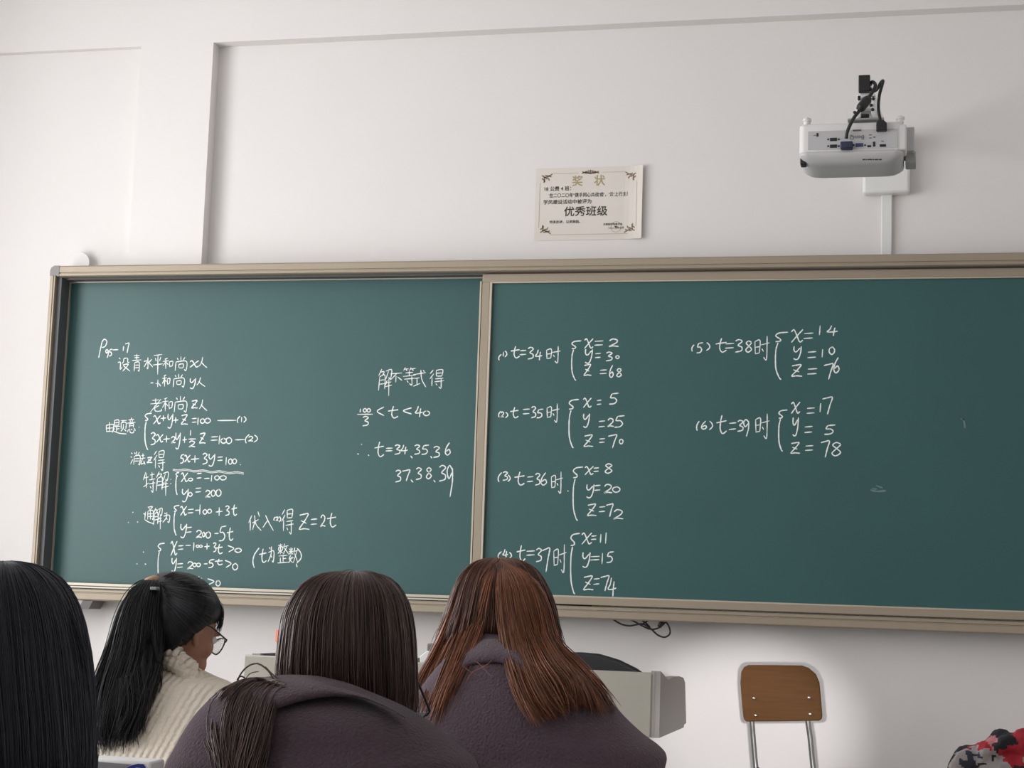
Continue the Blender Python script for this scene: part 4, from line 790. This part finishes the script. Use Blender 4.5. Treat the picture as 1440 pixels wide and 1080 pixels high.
def joints(X, Yp, ch, wdt=0.13, ty=0.36, elz=0.74, spread=0.16):
    V_ = Vector
    J = dict(pelvis=V_((X, Yp, 0.545)), chest=V_(ch), knL=V_((X - 0.07, Yp + 0.42, 0.50)), knR=V_((X + 0.07, Yp + 0.42, 0.50)))
    for sd, nm in ((-1, 'L'), (1, 'R')):
        J['sh' + nm] = V_((ch[0] + sd * wdt, ch[1] + 0.02, ch[2] + 0.0)); J['el' + nm] = V_((ch[0] + sd * spread, ch[1] + 0.17, elz)); J['wr' + nm] = V_((ch[0] + sd * 0.10, ch[1] + ty, 0.80))
    return J
def sleeves(mb, J, r=0.048):
    for nm in 'LR':
        mb.tube(wspline([tuple(J['sh' + nm] + Vector((0, 0, -0.01))), tuple(J['sh' + nm].lerp(J['el' + nm], 0.5)), tuple(J['el' + nm]), tuple(J['el' + nm].lerp(J['wr' + nm], 0.5)), tuple(J['wr' + nm])], 18), [r + 0.012 - 0.002 * i for i in range(18)], 16)
def glasses(parent, c, M3, s=1.0, m=None):
    W3 = lambda r, f, u: c + M3 @ Vector((r, f, u)) * s
    mb = MB()
    for sd in (-1, 1):
        mb.tube([W3(sd * 0.036 + 0.027 * math.cos(w), 0.098 - 0.012 * abs(math.cos(w)) * (sd * math.cos(w) > 0), -0.004 + 0.021 * math.sin(w)) for w in np.linspace(0, 2 * math.pi, 28, False)], 0.0016 * s, 6, closed=True)
        mb.tube([W3(sd * 0.063, 0.088, 0.004), W3(sd * 0.074, 0.08, 0.006), W3(sd * 0.078, 0.02, 0.012), W3(sd * 0.079, -0.012, 0.010), W3(sd * 0.078, -0.026, -0.010)], 0.0019 * s, 6)
    mb.tube([W3(-0.010, 0.099, 0.0), W3(0, 0.101, 0.004), W3(0.010, 0.099, 0.0)], 0.0016 * s, 6)
    g = mb.build('glasses', m or BLACK, parent, smooth=True)
    mb = MB()
    for sd in (-1, 1):
        P = [W3(sd * 0.036 + 0.026 * math.cos(w), 0.097 - 0.012 * abs(math.cos(w)) * (sd * math.cos(w) > 0), -0.004 + 0.020 * math.sin(w)) for w in np.linspace(0, 2 * math.pi, 28, False)]
        mb.prism(P, M3 @ Vector((0, 0.001, 0)))
    mb.build('lens', LENS, g)

# ------------------------------------------------------------------ person at the very left (near, dark hair)
YN = 1.60
hn = Loft([(790.5, -20, 15, YN, 0.01), (794, -48, 38, YN, 0.04), (803, -72, 57, YN, 0.06), (820, -98, 76, YN, 0.08), (850, -118, 93, YN, 0.092), (900, -132, 106, YN, 0.098), (960, -140, 113, YN - 0.01, 0.098), (1020, -144, 117, YN - 0.02, 0.09), (1080, -147, 119, YN - 0.03, 0.085), (1140, -140, 112, YN - 0.03, 0.07)], 2.1)
hc = at(-12, 895, YN + 0.01); pn = root('person', (hc.x, YN - 0.2, 0), 'person cut off at the left edge, straight near-black hair seen from behind', 'person')
Jn = joints(hc.x, YN - 0.30, (hc.x, YN - 0.08, 0.78)); M3 = head_frame(5, 25)
make_body(pn, Jn, at(-12, 958, YN + 0.02), M3, 0.88)
jr = Loft([(1085, -100, 72, YN - 0.04, 0.06), (1110, -190, 160, YN - 0.06, 0.09), (1160, -250, 215, YN - 0.08, 0.12), (1300, -280, 240, YN - 0.10, 0.14), (1700, -240, 215, YN - 0.24, 0.15), (1800, -240, 215, YN - 0.26, 0.15)], 2.4)
mb = jr.mesh(MB()); sleeves(mb, Jn); mb.build('jacket', COATN, pn, smooth=True)
h = hn.mesh(MB(), inset=0.004).build('hair', HAIRN, pn, smooth=True)
strands('hair_strands', HAIRN, h, [hn.column(w, 16, 0, 1) for w in np.linspace(-0.4, math.pi + 0.4, 26)], 3500, 0.00055, 0.0016, (0.93, 1.0), 300, 3)
strands('stray_hairs', HAIRN, h, [[at(x, y, YN) for x, y in g] for g in ([(95, 860), (112, 930), (119, 1000), (123, 1080)], [(98, 860), (117, 930), (126, 1000), (128, 1080)], [(85, 840), (112, 885), (122, 960), (120, 1080)])], 26, 0.0003, 0.002, (0.6, 1.0), 12, 4)

# ------------------------------------------------------------------ girl with the ponytail and cream sweater
YT_ = 3.50
hp_c = at(256, 882, YT_); pp = root('person', (hp_c.x, YT_ - 0.2, 0), 'girl with a long black ponytail, glasses and a cream cable-knit sweater', 'person')
M3p = head_frame(25, 24, 0)
Jp = joints(at(235, 1000, YT_).x, YT_ - 0.15, (at(238, 1010, YT_).x, YT_ - 0.02, 0.82), 0.10, spread=0.12)
make_body(pp, Jp, hp_c, M3p, 0.90, 0.0045)
KN = bpy.data.materials.new('cream_cable_knit'); KN.use_nodes = True
nt = KN.node_tree; b = nt.nodes['Principled BSDF']; b.inputs['Base Color'].default_value = (0.83, 0.745, 0.63, 1); b.inputs['Roughness'].default_value = 0.95; b.inputs['Sheen Weight'].default_value = 0.2; b.inputs['Specular IOR Level'].default_value = 0.1
tc = nt.nodes.new('ShaderNodeTexCoord'); mp = nt.nodes.new('ShaderNodeMapping'); mp.inputs['Rotation'].default_value = (0, math.radians(-14), 0); nt.links.new(tc.outputs['Object'], mp.inputs[0])
wv = nt.nodes.new('ShaderNodeTexWave'); wv.bands_direction = 'X'; wv.inputs['Scale'].default_value = 21; wv.inputs['Distortion'].default_value = 1.2; wv.inputs['Detail Scale'].default_value = 3; nt.links.new(mp.outputs[0], wv.inputs[0])
w2 = nt.nodes.new('ShaderNodeTexWave'); w2.bands_direction = 'Z'; w2.inputs['Scale'].default_value = 26; w2.inputs['Distortion'].default_value = 5; w2.inputs['Detail Scale'].default_value = 4; nt.links.new(mp.outputs[0], w2.inputs[0])
ad = nt.nodes.new('ShaderNodeMath'); ad.operation = 'MULTIPLY_ADD'; nt.links.new(w2.outputs['Fac'], ad.inputs[0]); ad.inputs[1].default_value = 0.35; nt.links.new(wv.outputs['Fac'], ad.inputs[2])
bp = nt.nodes.new('ShaderNodeBump'); bp.inputs['Strength'].default_value = 0.9; bp.inputs['Distance'].default_value = 0.007; bp.inputs['Strength'].default_value = 0.45; nt.links.new(ad.outputs[0], bp.inputs['Height']); nt.links.new(bp.outputs[0], b.inputs['Normal'])
sw = Loft([(934, 228, 272, YT_ - 0.01, 0.04), (944, 212, 284, YT_ - 0.015, 0.06), (952, 192, 300, YT_ - 0.02, 0.075), (962, 170, 322, YT_ - 0.03, 0.09), (980, 150, 338, YT_ - 0.04, 0.10), (1010, 136, 350, YT_ - 0.06, 0.11), (1050, 124, 356, YT_ - 0.09, 0.115), (1090, 118, 358, YT_ - 0.12, 0.12), (1180, 125, 345, YT_ - 0.18, 0.12), (1270, 122, 350, YT_ - 0.24, 0.14)], 2.3)
mb = sw.mesh(MB(), 60, 50); sleeves(mb, Jp, 0.05); swo = mb.build('sweater', KN, pp, smooth=True)
# ruffled knitted collar around the neck
mb = MB(); rng = random.Random(3)
cpts = [(226, 917, -0.030), (240, 915, -0.055), (255, 924, -0.062), (268, 938, -0.058), (277, 953, -0.040), (272, 950, 0.03), (250, 935, 0.045), (232, 922, 0.03)]
loop = spline([tuple(at(x, y + 3, YT_ - 0.005 + d)) for x, y, d in cpts + cpts[:1]], 60)[:-1]
mb.tube([Vector(p_) + Vector((0, 0, 0.003 * math.sin(i * 1.7))) for i, p_ in enumerate(loop)], [0.017 + 0.004 * math.sin(i * 2.3) for i in range(len(loop))], 12, closed=True)
low = [Vector(p_) + Vector((0, -0.004, -0.018)) for p_ in loop]
mb.tube(low, [0.018 + 0.003 * math.sin(i * 1.9 + 1) for i in range(len(loop))], 12, closed=True)
mb.build('collar', KN, swo, smooth=True)
hcap = Loft([(803.5, 238, 250, YT_ + 0.02, 0.01), (806, 226, 263, YT_ + 0.02, 0.035), (811, 217, 276, YT_ + 0.015, 0.05), (820, 208, 288, YT_ + 0.01, 0.07), (835, 203, 299, YT_ + 0.005, 0.085), (850, 202, 305, YT_, 0.092), (866, 204, 305, YT_, 0.094), (878, 208, 297, YT_, 0.092), (888, 213, 284, YT_ - 0.005, 0.086), (897, 217, 273, YT_ - 0.01, 0.078), (906, 220, 264, YT_ - 0.015, 0.07), (915, 223, 255, YT_ - 0.02, 0.06), (926, 230, 248, YT_ - 0.02, 0.045)], 2.1)
h = hcap.mesh(MB(), 48, 40).build('hair', HAIRP, pp, smooth=True)
tie = (214, 822)
starts = [(232, 924), (245, 922), (258, 916), (262, 905), (274, 893), (288, 882), (299, 870), (304, 850), (300, 835), (288, 818), (270, 808), (250, 804), (232, 806)]
gs = []
for x, y in starts:
    g = []
    for t in np.linspace(0, 1, 9):
        bx = x + (tie[0] - x) * t; by = y + (tie[1] - y) * t
        f_ = hcap.front(bx, by); g.append(at(bx, by, (f_ if f_ is not None else YT_ + 0.02) - 0.003))
    gs.append(g)
strands('hair_strands', HAIRP, h, gs, 1500, 0.0007, 0.0016, (0.95, 1.0), 120, 5)
tail = Loft([(818, 206, 222, YT_ - 0.055, 0.015), (824, 196, 225, YT_ - 0.065, 0.028), (840, 183, 225, YT_ - 0.08, 0.038), (870, 169, 224, YT_ - 0.09, 0.045), (900, 161, 223, YT_ - 0.10, 0.045), (930, 150, 221, YT_ - 0.115, 0.042), (960, 138, 212, YT_ - 0.145, 0.038), (990, 133, 204, YT_ - 0.17, 0.034), (1020, 131, 196, YT_ - 0.185, 0.028), (1038, 135, 188, YT_ - 0.19, 0.016)], 2.0)
tl_ = tail.mesh(MB(), 36, 40, inset=0.012).build('ponytail', HAIRP, h, smooth=True)
gs = [tail.column(w, 14, 0, 1, 0.001) for w in np.linspace(0, 2 * math.pi, 22)]
gs = [g + [g[-1] + (g[-1] - g[-2]) * 1.0 + Vector((random.uniform(-.008, .008), 0, -0.02))] for g in gs]
strands('ponytail', HAIRP, h, gs, 2600, 0.0009, 0.0058, (0.68, 1.0), 44, 6, wav=0.007)
wis = [[at(x, y, ground(x, y, [sw, tail], 0.012, YT_ - 0.13)) for x, y in g] for g in ([(215, 880), (222, 920), (229, 950), (227, 972)], [(205, 900), (217, 945), (218, 970), (212, 985)], [(200, 930), (205, 985), (190, 1030), (192, 1054)], [(180, 950), (182, 1000), (165, 1030), (158, 1062)], [(150, 960), (140, 1000), (133, 1040), (128, 1070)])]
strands('stray_hairs', HAIRP, h, wis, 220, 0.0008, 0.003, (0.7, 1.0), 24, 8)
mb = MB(); fr = [[at(x, y, YT_ + 0.03) for x, y in g] for g in ([(292, 832), (306, 848), (310, 868), (308, 888)], [(296, 836), (311, 850), (313, 872), (306, 893)], [(290, 840), (303, 856), (306, 875), (303, 886)])]
strands('fringe_strands', HAIRP, h, fr, 60, 0.0006, 0.002, (0.8, 1.0), 14, 9)
c = at(213, 817, YT_ - 0.045); mb = MB()
mb.tube([c + Vector((0.009 * math.cos(w), 0.012 * math.sin(w), 0.004 * math.cos(w))) for w in np.linspace(0, 2 * math.pi, 20, False)], 0.0085, 10, closed=True)
mb.build('hair_tie', mat('beige_hair_tie', (0.50, 0.31, 0.20), 0.7), h, smooth=True)['label'] = 'beige hair tie'
c = at(217, 827.5, YT_ - 0.105); MB().box((c.x - 0.008, c.y - 0.006, c.z - 0.0035), (c.x + 0.008, c.y + 0.012, c.z + 0.0035)).build('hair_clip', mat('grey_clip', (0.25, 0.27, 0.28), 0.4), h, bevel=0.002)['label'] = 'small grey hair clip'
glasses(pp, hp_c, M3p, 0.93)

# ------------------------------------------------------------------ middle girl: dark brown hair, plum coat
YM = 2.42
hm = Loft([(805.5, 482, 508, YM, 0.012), (808, 462, 526, YM, 0.035), (814, 446, 540, YM, 0.055), (826, 431, 553, YM, 0.075), (845, 419, 563, YM, 0.09), (870, 409, 569, YM, 0.097), (900, 406, 572, YM, 0.10), (935, 402, 573, YM, 0.098), (965, 402, 573, YM + 0.005, 0.092), (990, 410, 572, YM + 0.01, 0.085), (1015, 430, 568, YM + 0.01, 0.07), (1030, 450, 560, YM + 0.01, 0.04)], 2.15)
hmc = at(490, 905, YM + 0.015); pmid = root('person', (hmc.x, YM - 0.2, 0), 'middle girl with long dark brown hair and a dark plum coat, bent forward', 'person')
M3m = head_frame(18, 38)
Jm = joints(at(460, 1100, YM).x, YM - 0.28, (at(460, 1100, YM).x, YM - 0.15, 0.80), ty=0.22, spread=0.13)
make_body(pmid, Jm, hmc, M3m, 0.90)
cm = Loft([(949, 398, 425, YM - 0.10, 0.01), (951, 380, 448, YM - 0.105, 0.03), (956, 350, 468, YM - 0.11, 0.05), (964, 326, 492, YM - 0.12, 0.07), (974, 311, 515, YM - 0.125, 0.085), (988, 297, 548, YM - 0.13, 0.10), (1003, 284, 577, YM - 0.14, 0.11), (1022, 271, 606, YM - 0.145, 0.118), (1050, 255, 640, YM - 0.15, 0.125), (1080, 241, 668, YM - 0.16, 0.13), (1150, 232, 672, YM - 0.18, 0.13), (1280, 260, 630, YM - 0.23, 0.13), (1420, 285, 610, YM - 0.28, 0.13)], 2.3)
mb = cm.mesh(MB(), 56, 50); sleeves(mb, Jm); coat = mb.build('coat', COATM, pmid, smooth=True)
# folded collar lying on the coat
def collar_strip(parent, top, bot, lofts, m, th=0.010, lift=0.006, n=40, nm='collar', dflt=2.4):
    T_ = spline(top, n); B_ = spline(bot, n); vs_ = []; R_ = 7
    for i in range(n):
        for k in range(R_):
            t = k / (R_ - 1); x, y = T_[i] * (1 - t) + B_[i] * t; Y = ground(x, y, lofts, 0, dflt)
            puff = lift + th * math.sin(math.pi * min(1, t * 1.0)) ** 0.6
            vs_.append(at(x, y, Y - puff))
    for i in range(n):
        for k in range(R_):
            t = k / (R_ - 1); x, y = T_[i] * (1 - t) + B_[i] * t; vs_.append(at(x, y, ground(x, y, lofts, 0, dflt) + 0.004))
    N_ = n * R_; fs = []
    for i in range(n - 1):
        for k in range(R_ - 1):
            a = i * R_ + k; fs += [(a, a + 1, a + R_ + 1, a + R_), (N_ + a, N_ + a + R_, N_ + a + R_ + 1, N_ + a + 1)]
    for i in range(n - 1):
        a = i * R_; fs.append((a, a + R_, N_ + a + R_, N_ + a)); a += R_ - 1; fs.append((a, N_ + a, N_ + a + R_, a + R_))
    for k in range(R_ - 1): fs.append((k, N_ + k, N_ + k + 1, k + 1)); a = (n - 1) * R_ + k; fs.append((a, a + 1, N_ + a + 1, N_ + a))
    return MB().add(vs_, fs).build(nm, m, parent, smooth=True)
collar_strip(coat, [(352, 962), (380, 954), (410, 952), (440, 955), (470, 966), (505, 975), (540, 990), (568, 1006)], [(362, 1004), (385, 998), (420, 987), (460, 980), (490, 980), (515, 984), (545, 996), (570, 1010)], [cm], COATM, 0.014, 0.010)
h = hm.mesh(MB(), 48, 44, inset=0.004).build('hair', HAIRM, pmid, smooth=True)
gs = [hm.column(w, 16, 0, 1, 0.001) for w in np.linspace(-0.5, math.pi + 0.5, 26)]
strands('hair_strands', HAIRM, h, gs, 4200, 0.00085, 0.003, (0.9, 1.0), 220, 11, wav=0.003)
# lock of hair over her left shoulder
lock = [[(392, 962), (350, 958), (312, 972), (292, 995), (288, 1030), (300, 1060), (312, 1090)], [(392, 960), (362, 955), (338, 965), (322, 990), (316, 1030), (318, 1065), (322, 1095)], [(394, 962), (370, 960), (350, 975), (340, 1000), (332, 1040), (330, 1070), (332, 1100)],
        [(398, 962), (380, 962), (364, 980), (356, 1010), (348, 1045), (342, 1075), (342, 1100)], [(402, 966), (388, 966), (376, 985), (368, 1015), (360, 1050), (352, 1080), (350, 1105)], [(408, 970), (398, 972), (388, 990), (380, 1020), (372, 1050), (362, 1085), (358, 1105)]]
gl = [[at(x, y, ground(x, y, [cm], 0.016, YM - 0.17)) for x, y in g] for g in lock]
strands('shoulder_lock', HAIRM, h, gl, 900, 0.0009, 0.004, (0.85, 1.0), 40, 12, wav=0.004)
fl = [[(386, 958), (377, 943), (362, 933), (347, 938), (337, 950), (335, 958)], [(348, 957), (340, 951), (334, 955), (336, 961)], [(350, 960), (330, 963), (305, 975), (288, 1000), (283, 1015), (290, 1040)], [(345, 955), (352, 947), (365, 944)], [(392, 955), (381, 946), (373, 937)]]
P = np.array([spline([tuple(at(x, y, YM - 0.16)) for x, y in g], 16) for g in fl]); tube_mesh('stray_hairs', HAIRM, h, P, np.array([0.0013, 0.0012, 0.0012, 0.0008, 0.0010]), 5)
fl = [[(560, 830), (573, 870), (577, 920), (574, 960)], [(566, 850), (576, 905), (580, 950), (577, 975)], [(410, 860), (398, 900), (393, 950), (394, 965)], [(470, 808), (490, 801), (510, 806), (530, 812)], [(500, 806), (520, 803), (540, 812), (552, 825)]]
P = np.array([spline([tuple(at(x, y, YM)) for x, y in g], 16) for g in fl]); tube_mesh('stray_hairs', HAIRM, h, P, np.full(len(fl), 0.0005), 4)
g3 = head_frame(30, 50); glasses(pmid, at(525, 945, YM + 0.06), g3, 0.95)

# ------------------------------------------------------------------ right girl: auburn hair, purple coat
YA = 3.00
ha = Loft([(786.5, 692, 714, YA, 0.012), (789, 680, 728, YA, 0.03), (795, 667, 741, YA, 0.05), (808, 654, 754, YA, 0.072), (828, 645, 764, YA, 0.09), (850, 638, 771, YA, 0.098), (875, 630, 776, YA, 0.10), (898, 622, 780, YA, 0.098), (918, 628, 786, YA + 0.005, 0.085), (935, 645, 778, YA + 0.01, 0.06)], 2.15)
hac = at(704, 878, YA + 0.015); pa = root('person', (hac.x, YA - 0.2, 0), 'girl on the right with long auburn hair spread over a dark purple coat', 'person')
M3a = head_frame(0, 40)
Ja = joints(at(735, 1080, YA).x, YA - 0.28, (at(735, 1060, YA).x, YA - 0.14, 0.82))
make_body(pa, Ja, hac, M3a, 0.90)
ca = Loft([(891, 672, 704, YA - 0.09, 0.012), (896, 660, 716, YA - 0.095, 0.03), (906, 648, 738, YA - 0.10, 0.05), (920, 634, 768, YA - 0.11, 0.07), (940, 615, 803, YA - 0.12, 0.085), (965, 596, 836, YA - 0.13, 0.10), (990, 581, 860, YA - 0.14, 0.11), (1012, 573, 880, YA - 0.145, 0.118), (1034, 567, 904, YA - 0.15, 0.122), (1050, 563, 926, YA - 0.152, 0.125), (1064, 560, 936, YA - 0.155, 0.125), (1085, 556, 933, YA - 0.16, 0.13), (1150, 562, 915, YA - 0.18, 0.13), (1260, 595, 880, YA - 0.21, 0.13), (1360, 625, 865, YA - 0.24, 0.13)], 2.3)
mb = ca.mesh(MB(), 56, 50); sleeves(mb, Ja); coat = mb.build('coat', COATR, pa, smooth=True)
collar_strip(coat, [(646, 925), (660, 906), (680, 899), (702, 899), (722, 912), (738, 930)], [(650, 944), (664, 935), (684, 932), (704, 932), (722, 938), (740, 948)], [ca], COATR, 0.010, 0.006, dflt=2.9)
h = ha.mesh(MB(), 48, 40, inset=0.005).build('hair', HAIRRR, pa, smooth=True)
gs = [ha.column(w, 16, 0, 0.86, 0.001) for w in np.linspace(-0.5, math.pi + 0.5, 26)]
strands('hair_strands', HAIRRR, h, gs, 3000, 0.0009, 0.003, (0.8, 1.0), 160, 21, wav=0.003)
drape = [[(701, 788), (662, 806), (638, 850), (621, 892), (602, 932), (586, 970), (575, 1008)], [(701, 788), (668, 806), (648, 850), (634, 892), (614, 936), (596, 978), (584, 1020)], [(702, 788), (674, 808), (658, 850), (648, 890), (630, 938), (612, 985), (600, 1024)], [(702, 788), (682, 812), (670, 850), (661, 888), (645, 930), (628, 980), (614, 1030)], [(702, 788), (690, 815), (682, 850), (674, 880), (660, 915), (640, 955), (622, 1000)],
         [(704, 788), (699, 820), (701, 860), (706, 900), (716, 945), (732, 988), (752, 1024)], [(704, 788), (707, 820), (711, 860), (718, 902), (730, 945), (748, 985), (772, 1016)], [(705, 788), (716, 820), (724, 860), (734, 905), (748, 946), (768, 985), (792, 1012)], [(705, 788), (727, 815), (738, 855), (750, 900), (768, 938), (788, 965), (800, 1002)], [(706, 788), (738, 812), (754, 850), (764, 892), (784, 930), (806, 960), (812, 990)], [(706, 788), (746, 815), (764, 855), (773, 898), (798, 930), (828, 966), (848, 1008)], [(706, 788), (752, 818), (773, 862), (781, 902), (808, 930), (842, 966), (870, 1006)]]
gd = [[at(x, y, ground(x, y, [ha, ca], 0.010, YA - 0.06)) for x, y in g] for g in drape]
strands('draped_hair', HAIRR, h, gd[:5], 1700, 0.0010, 0.0040, (0.86, 1.0), 36, 22, wav=0.004)
strands('draped_hair', HAIRR, h, gd[5:], 2500, 0.0010, 0.0040, (0.74, 1.0), 46, 23, wav=0.004)
fl = [[(650, 815), (628, 860), (612, 890), (606, 905)], [(765, 840), (782, 880), (792, 900), (800, 915)], [(690, 793), (704, 782), (720, 788), (735, 795)], [(640, 870), (615, 905), (600, 930), (592, 945)], [(625, 900), (640, 925), (655, 940), (672, 950)], [(700, 900), (690, 930), (665, 945), (655, 960)], [(650, 925), (672, 932), (690, 950), (700, 945)]]
P = np.array([spline([tuple(at(x, y, ground(x, y, [ha, ca], 0.012, YA))) for x, y in g], 16) for g in fl]); tube_mesh('stray_hairs', HAIRR, h, P, np.full(len(fl), 0.0006), 4)
YZ = ground(658, 1074, [ca], 0.008, YA - 0.27)
MB().tube([at(659, 1068, YZ), at(658, 1071, YZ - 0.004), at(655, 1080, YZ - 0.004), at(650, 1096, YZ)], [0.004, 0.0075, 0.008, 0.006], 12).build('coat_toggle', BLACK, coat, smooth=True)
mb = MB().tube([at(658.6, 1069.5, YZ - 0.008), at(657.6, 1071.5, YZ - 0.011)], 0.0017, 8); mb.tube([at(665.5, 1075, YZ - 0.006), at(662.5, 1079, YZ - 0.010), at(659.5, 1082, YZ - 0.010)], 0.0022, 8); mb.build('toggle_metal', CHROME, coat, smooth=True)

# ------------------------------------------------------------------ small carton at the bottom left, on a desk
DX = at(150, 1080, 2.15).x
make_desk(DX - 0.20, 2.05, 'pale wooden student desk under the small white and blue carton', 0.48, 0.36)
YK = 2.10
a = at(119, 1066, YK); b = at(206, 1072.5, YK)
box = root('carton', ((a.x + b.x) / 2, YK + 0.02, 0.756), 'small white carton with a grey picture and a blue curved band at the bottom left', 'carton')
MB().prism([(a.x, YK, 0.756), (b.x, YK + 0.012, 0.756), (b.x, YK + 0.012, b.z), (a.x, YK, a.z)], (0.0, 0.045, 0)).build('carton_body', mat('carton_white', (0.9, 0.9, 0.9), 0.4), box, bevel=0.003)
def kp(x, y): return at(x, y, YK - 0.0012 + 0.012 * (x - 119) / 87)
MB().prism([kp(131, 1071), kp(185, 1075), kp(176, 1080), kp(160, 1092), kp(128, 1092)], (0, 0.0008, 0)).build('printed_picture', mat('grey_print', (0.25, 0.26, 0.28), 0.5), box)
mb = MB(); o_ = [(176, 1081), (184, 1076.5), (194, 1074), (202, 1074.5), (205, 1079), (203, 1092), (196, 1092), (198, 1080), (193, 1079), (186, 1082), (178, 1088)]
mb.prism([kp(*p_) - Vector((0, 0.0008, 0)) for p_ in o_], (0, 0.0006, 0)).build('blue_band', mat('blue_print', (0.01, 0.03, 0.22), 0.5), box)

# ------------------------------------------------------------------ heap of red and grey patterned cloth at the bottom right, on a desk
YH = 3.0
make_desk(at(1420, 1080, YH).x + 0.02, YH + 0.02, 'pale wooden student desk carrying the heap of red and grey cloth')
CL = [mat('cloth_black', (0.012, 0.012, 0.018), 0.85, bump=0.4, bscale=90), mat('cloth_grey', (0.30, 0.28, 0.28), 0.9, bump=0.4, bscale=90), mat('cloth_red', (0.33, 0.012, 0.025), 0.85, bump=0.4, bscale=90), mat('cloth_pink', (0.45, 0.16, 0.17), 0.9, bump=0.4, bscale=90), mat('cloth_navy', (0.03, 0.035, 0.06), 0.85)]
mb = MB(); folds = [  # (px polyline, radius, cloth)
 ([(1338, 1082), (1352, 1058), (1366, 1055)], 0.010, 0), ([(1342, 1085), (1356, 1064), (1372, 1060), (1384, 1060)], 0.012, 1), ([(1352, 1092), (1358, 1074), (1362, 1070)], 0.016, 4), ([(1366, 1092), (1372, 1070), (1386, 1062), (1392, 1056)], 0.012, 1),
 ([(1360, 1058), (1378, 1052), (1388, 1048)], 0.010, 2), ([(1378, 1064), (1392, 1050), (1398, 1046)], 0.012, 3), ([(1384, 1048), (1396, 1040), (1404, 1044)], 0.008, 1), ([(1390, 1040), (1410, 1034), (1426, 1038)], 0.011, 0), ([(1398, 1056), (1412, 1046), (1424, 1041)], 0.012, 0),
 ([(1380, 1078), (1398, 1066), (1416, 1050)], 0.010, 0), ([(1390, 1080), (1404, 1068), (1420, 1058), (1426, 1052)], 0.014, 3), ([(1424, 1060), (1436, 1044), (1450, 1036)], 0.020, 2), ([(1430, 1070), (1446, 1058), (1462, 1050)], 0.022, 2), ([(1380, 1092), (1400, 1082), (1430, 1076), (1450, 1074)], 0.016, 1), ([(1394, 1094), (1420, 1086), (1450, 1084)], 0.02, 0), ([(1376, 1078), (1380, 1070), (1390, 1064)], 0.009, 1)]
core = MB(); src = []
for pts, r, ci in folds:
    L_ = wspline([at(x, y, YH + 0.015 * math.sin(x)) for x, y in pts], 9); core.tube(L_, [r * 0.6] + [r] * 7 + [r * 0.6], 10)
    src += [(p_, r, ci) for p_ in L_]
c0 = at(1425, 1110, YH + 0.05); core.ball((c0.x, c0.y, 0.785), (0.115, 0.07, 0.036), 24, 14); core.ball((c0.x + 0.04, c0.y + 0.01, 0.80), (0.08, 0.06, 0.05), 24, 14)
o = core.build('cloth_heap', CL[0]); md = o.modifiers.new('rm', 'REMESH'); md.mode = 'VOXEL'; md.voxel_size = 0.0035; md.use_smooth_shade = True
sm = o.modifiers.new('sm', 'SMOOTH'); sm.iterations = 2; sm.factor = 0.5
me = bpy.data.meshes.new_from_object(o.evaluated_get(bpy.context.evaluated_depsgraph_get())); bpy.data.objects.remove(o); me.materials.clear()
for c_ in CL: me.materials.append(c_)
from mathutils import noise
nn = [v.normal.copy() for v in me.vertices]
for v, n_ in zip(me.vertices, nn):
    v.co += n_ * (0.0045 * noise.noise(v.co * 42) + 0.0022 * noise.noise(v.co * 110))
SP = np.array([tuple(s_[0]) for s_ in src]); SR = np.array([s_[1] for s_ in src]); SCI = np.array([s_[2] for s_ in src])
cen = np.array([tuple(p_.center) for p_ in me.polygons]); ci = np.zeros(len(cen), np.int32)
for i in range(0, len(cen), 2000):
    jj = 0.006 * np.sin(cen[i:i + 2000] * 230 + 1.7 * np.roll(cen[i:i + 2000], 1, 1) * 140); d_ = np.linalg.norm((cen[i:i + 2000] + jj)[:, None] - SP[None], axis=2) - SR[None]; ci[i:i + 2000] = SCI[d_.argmin(1)]
me.polygons.foreach_set('material_index', ci)
o = bpy.data.objects.new('cloth_heap', me); COL.objects.link(o)
tag(o, 'crumpled heap of red, grey and black patterned cloth at the bottom right corner', 'cloth')
